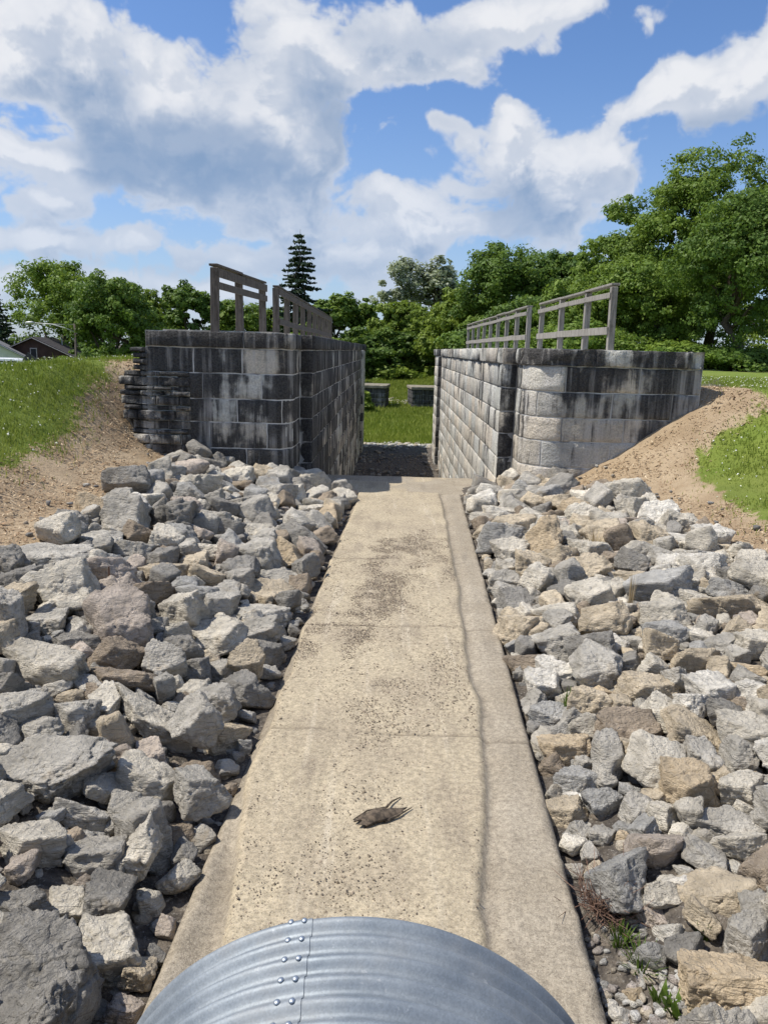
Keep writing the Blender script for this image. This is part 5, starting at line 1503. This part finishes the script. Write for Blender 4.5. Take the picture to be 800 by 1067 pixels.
# street lamp
yl = 66; xl, _, zt_ = at_y(78, 337, yl); zb = gz(xl, yl)
t = thing('street_lamp', 'street lamp on a dark pole with long curved arm left of the rounded tree', 'street lamp', (xl, yl, zb))
hp = zt_ - zb; al = 42 * yl / F
m = MB(); m.tube([(0, 0, -.3), (0, 0, hp)], [.13, .09], 10); m.build('pole', M['polewood'], t, smooth=True)
m = MB(); m.tube([(0, 0, hp - .7), (-al * .25, 0, hp - .38), (-al * .55, 0, hp - .12), (-al, 0, hp - .04)], [.05, .05, .045, .04], 8); m.tube([(0, 0, hp - .10), (-al * .45, 0, hp - .11), (-al * .6, 0, hp - .10)], [.022] * 3, 6)
m.build('arm', M['pole'], t, smooth=True)
m = MB(); m.tube([(-al + .1, 0, hp - .04), (-al - .1, 0, hp - .02), (-al - .55, 0, hp - .06), (-al - .7, 0, hp - .10)], [.06, .12, .13, .05], 10); m.build('lamp_head', M['pole'], t, smooth=True)

# ------------------------------------------------------------------ light, sky, camera
SUN_EL, SUN_AZ = R(58), R(-91)   # azimuth from +Y toward +X
sd = Vector((math.sin(SUN_AZ) * math.cos(SUN_EL), math.cos(SUN_AZ) * math.cos(SUN_EL), math.sin(SUN_EL)))
L = bpy.data.lights.new('sun', 'SUN'); L.energy = 5.0; L.angle = R(0.53); L.color = (1.0, 0.945, 0.86)
lo = bpy.data.objects.new('sun', L); COL.objects.link(lo); lo.rotation_euler = (-sd).to_track_quat('-Z', 'Y').to_euler(); lo.location = (0, 0, 50)

W = bpy.data.worlds.new('World'); SC.world = W; W.use_nodes = True
nt = W.node_tree; nd = nt.nodes; lk = nt.links
bg = nd['Background']
class WN(NT):
    def __init__(s, tree): s.t = tree; s.n = tree.nodes
wn = WN(nt)
sky = nd.new('ShaderNodeTexSky'); sky.sky_type = 'NISHITA'; sky.sun_disc = False
sky.sun_elevation = SUN_EL; sky.sun_rotation = SUN_AZ; sky.air_density = 1.0; sky.dust_density = 0.6; sky.ozone_density = 2.0
hsv = nd.new('ShaderNodeHueSaturation'); hsv.inputs['Saturation'].default_value = 1.12; hsv.inputs['Value'].default_value = 1.0
lk.new(sky.outputs[0], hsv.inputs['Color'])
STR = 0.10
tc = nd.new('ShaderNodeTexCoord'); envs = []
for im_ in sky_image():
    env = nd.new('ShaderNodeTexEnvironment'); env.image = im_; lk.new(tc.outputs['Generated'], env.inputs['Vector']); envs.append(env)
sep = nd.new('ShaderNodeSeparateXYZ'); lk.new(tc.outputs['Generated'], sep.inputs[0])
base = nd.new('ShaderNodeVectorMath'); base.operation = 'SCALE'; tint = nd.new('ShaderNodeVectorMath'); tint.operation = 'MULTIPLY'; lk.new(hsv.outputs[0], tint.inputs[0]); tint.inputs[1].default_value = (1.20, 1.28, 1.50)
lk.new(tint.outputs[0], base.inputs[0]); base.inputs['Scale'].default_value = STR
skyc = wn.mix(wn.ramp(sep.outputs['Z'], 0.34, 0.0, 0, 0.45), base.outputs[0], (0.36, 0.50, 0.74))
up_ = wn.ramp(sep.outputs['Z'], -0.02, 0.02)
fin = wn.mix(wn.math('MULTIPLY', envs[1].outputs['Color'], up_), skyc, envs[0].outputs['Color'])
sc_ = nd.new('ShaderNodeVectorMath'); sc_.operation = 'SCALE'; lk.new(fin, sc_.inputs[0]); sc_.inputs['Scale'].default_value = 1 / STR
lk.new(sc_.outputs[0], bg.inputs['Color']); bg.inputs['Strength'].default_value = STR
W.cycles.sampling_method = 'MANUAL'; W.cycles.sample_map_resolution = 512

cam = bpy.data.cameras.new('camera'); co = bpy.data.objects.new('camera', cam); COL.objects.link(co)
mw = Matrix(((_rt[0], _up[0], -_f[0], EYE[0]), (_rt[1], _up[1], -_f[1], EYE[1]), (_rt[2], _up[2], -_f[2], EYE[2]), (0, 0, 0, 1)))
co.matrix_world = mw
cam.sensor_fit = 'VERTICAL'; cam.sensor_height = 36; cam.sensor_width = 27; cam.lens = 36 * F / 1067
cam.clip_start = 0.05; cam.clip_end = 6000
SC.camera = co
SC.view_settings.view_transform = 'Standard'; SC.view_settings.look = 'None'; SC.view_settings.gamma = 1; SC.view_settings.exposure = 0.0
SC.view_settings.use_curve_mapping = False
SC.cycles.max_bounces = 6; SC.cycles.diffuse_bounces = 3; SC.cycles.transparent_max_bounces = 4
SC.cycles.use_denoising = True
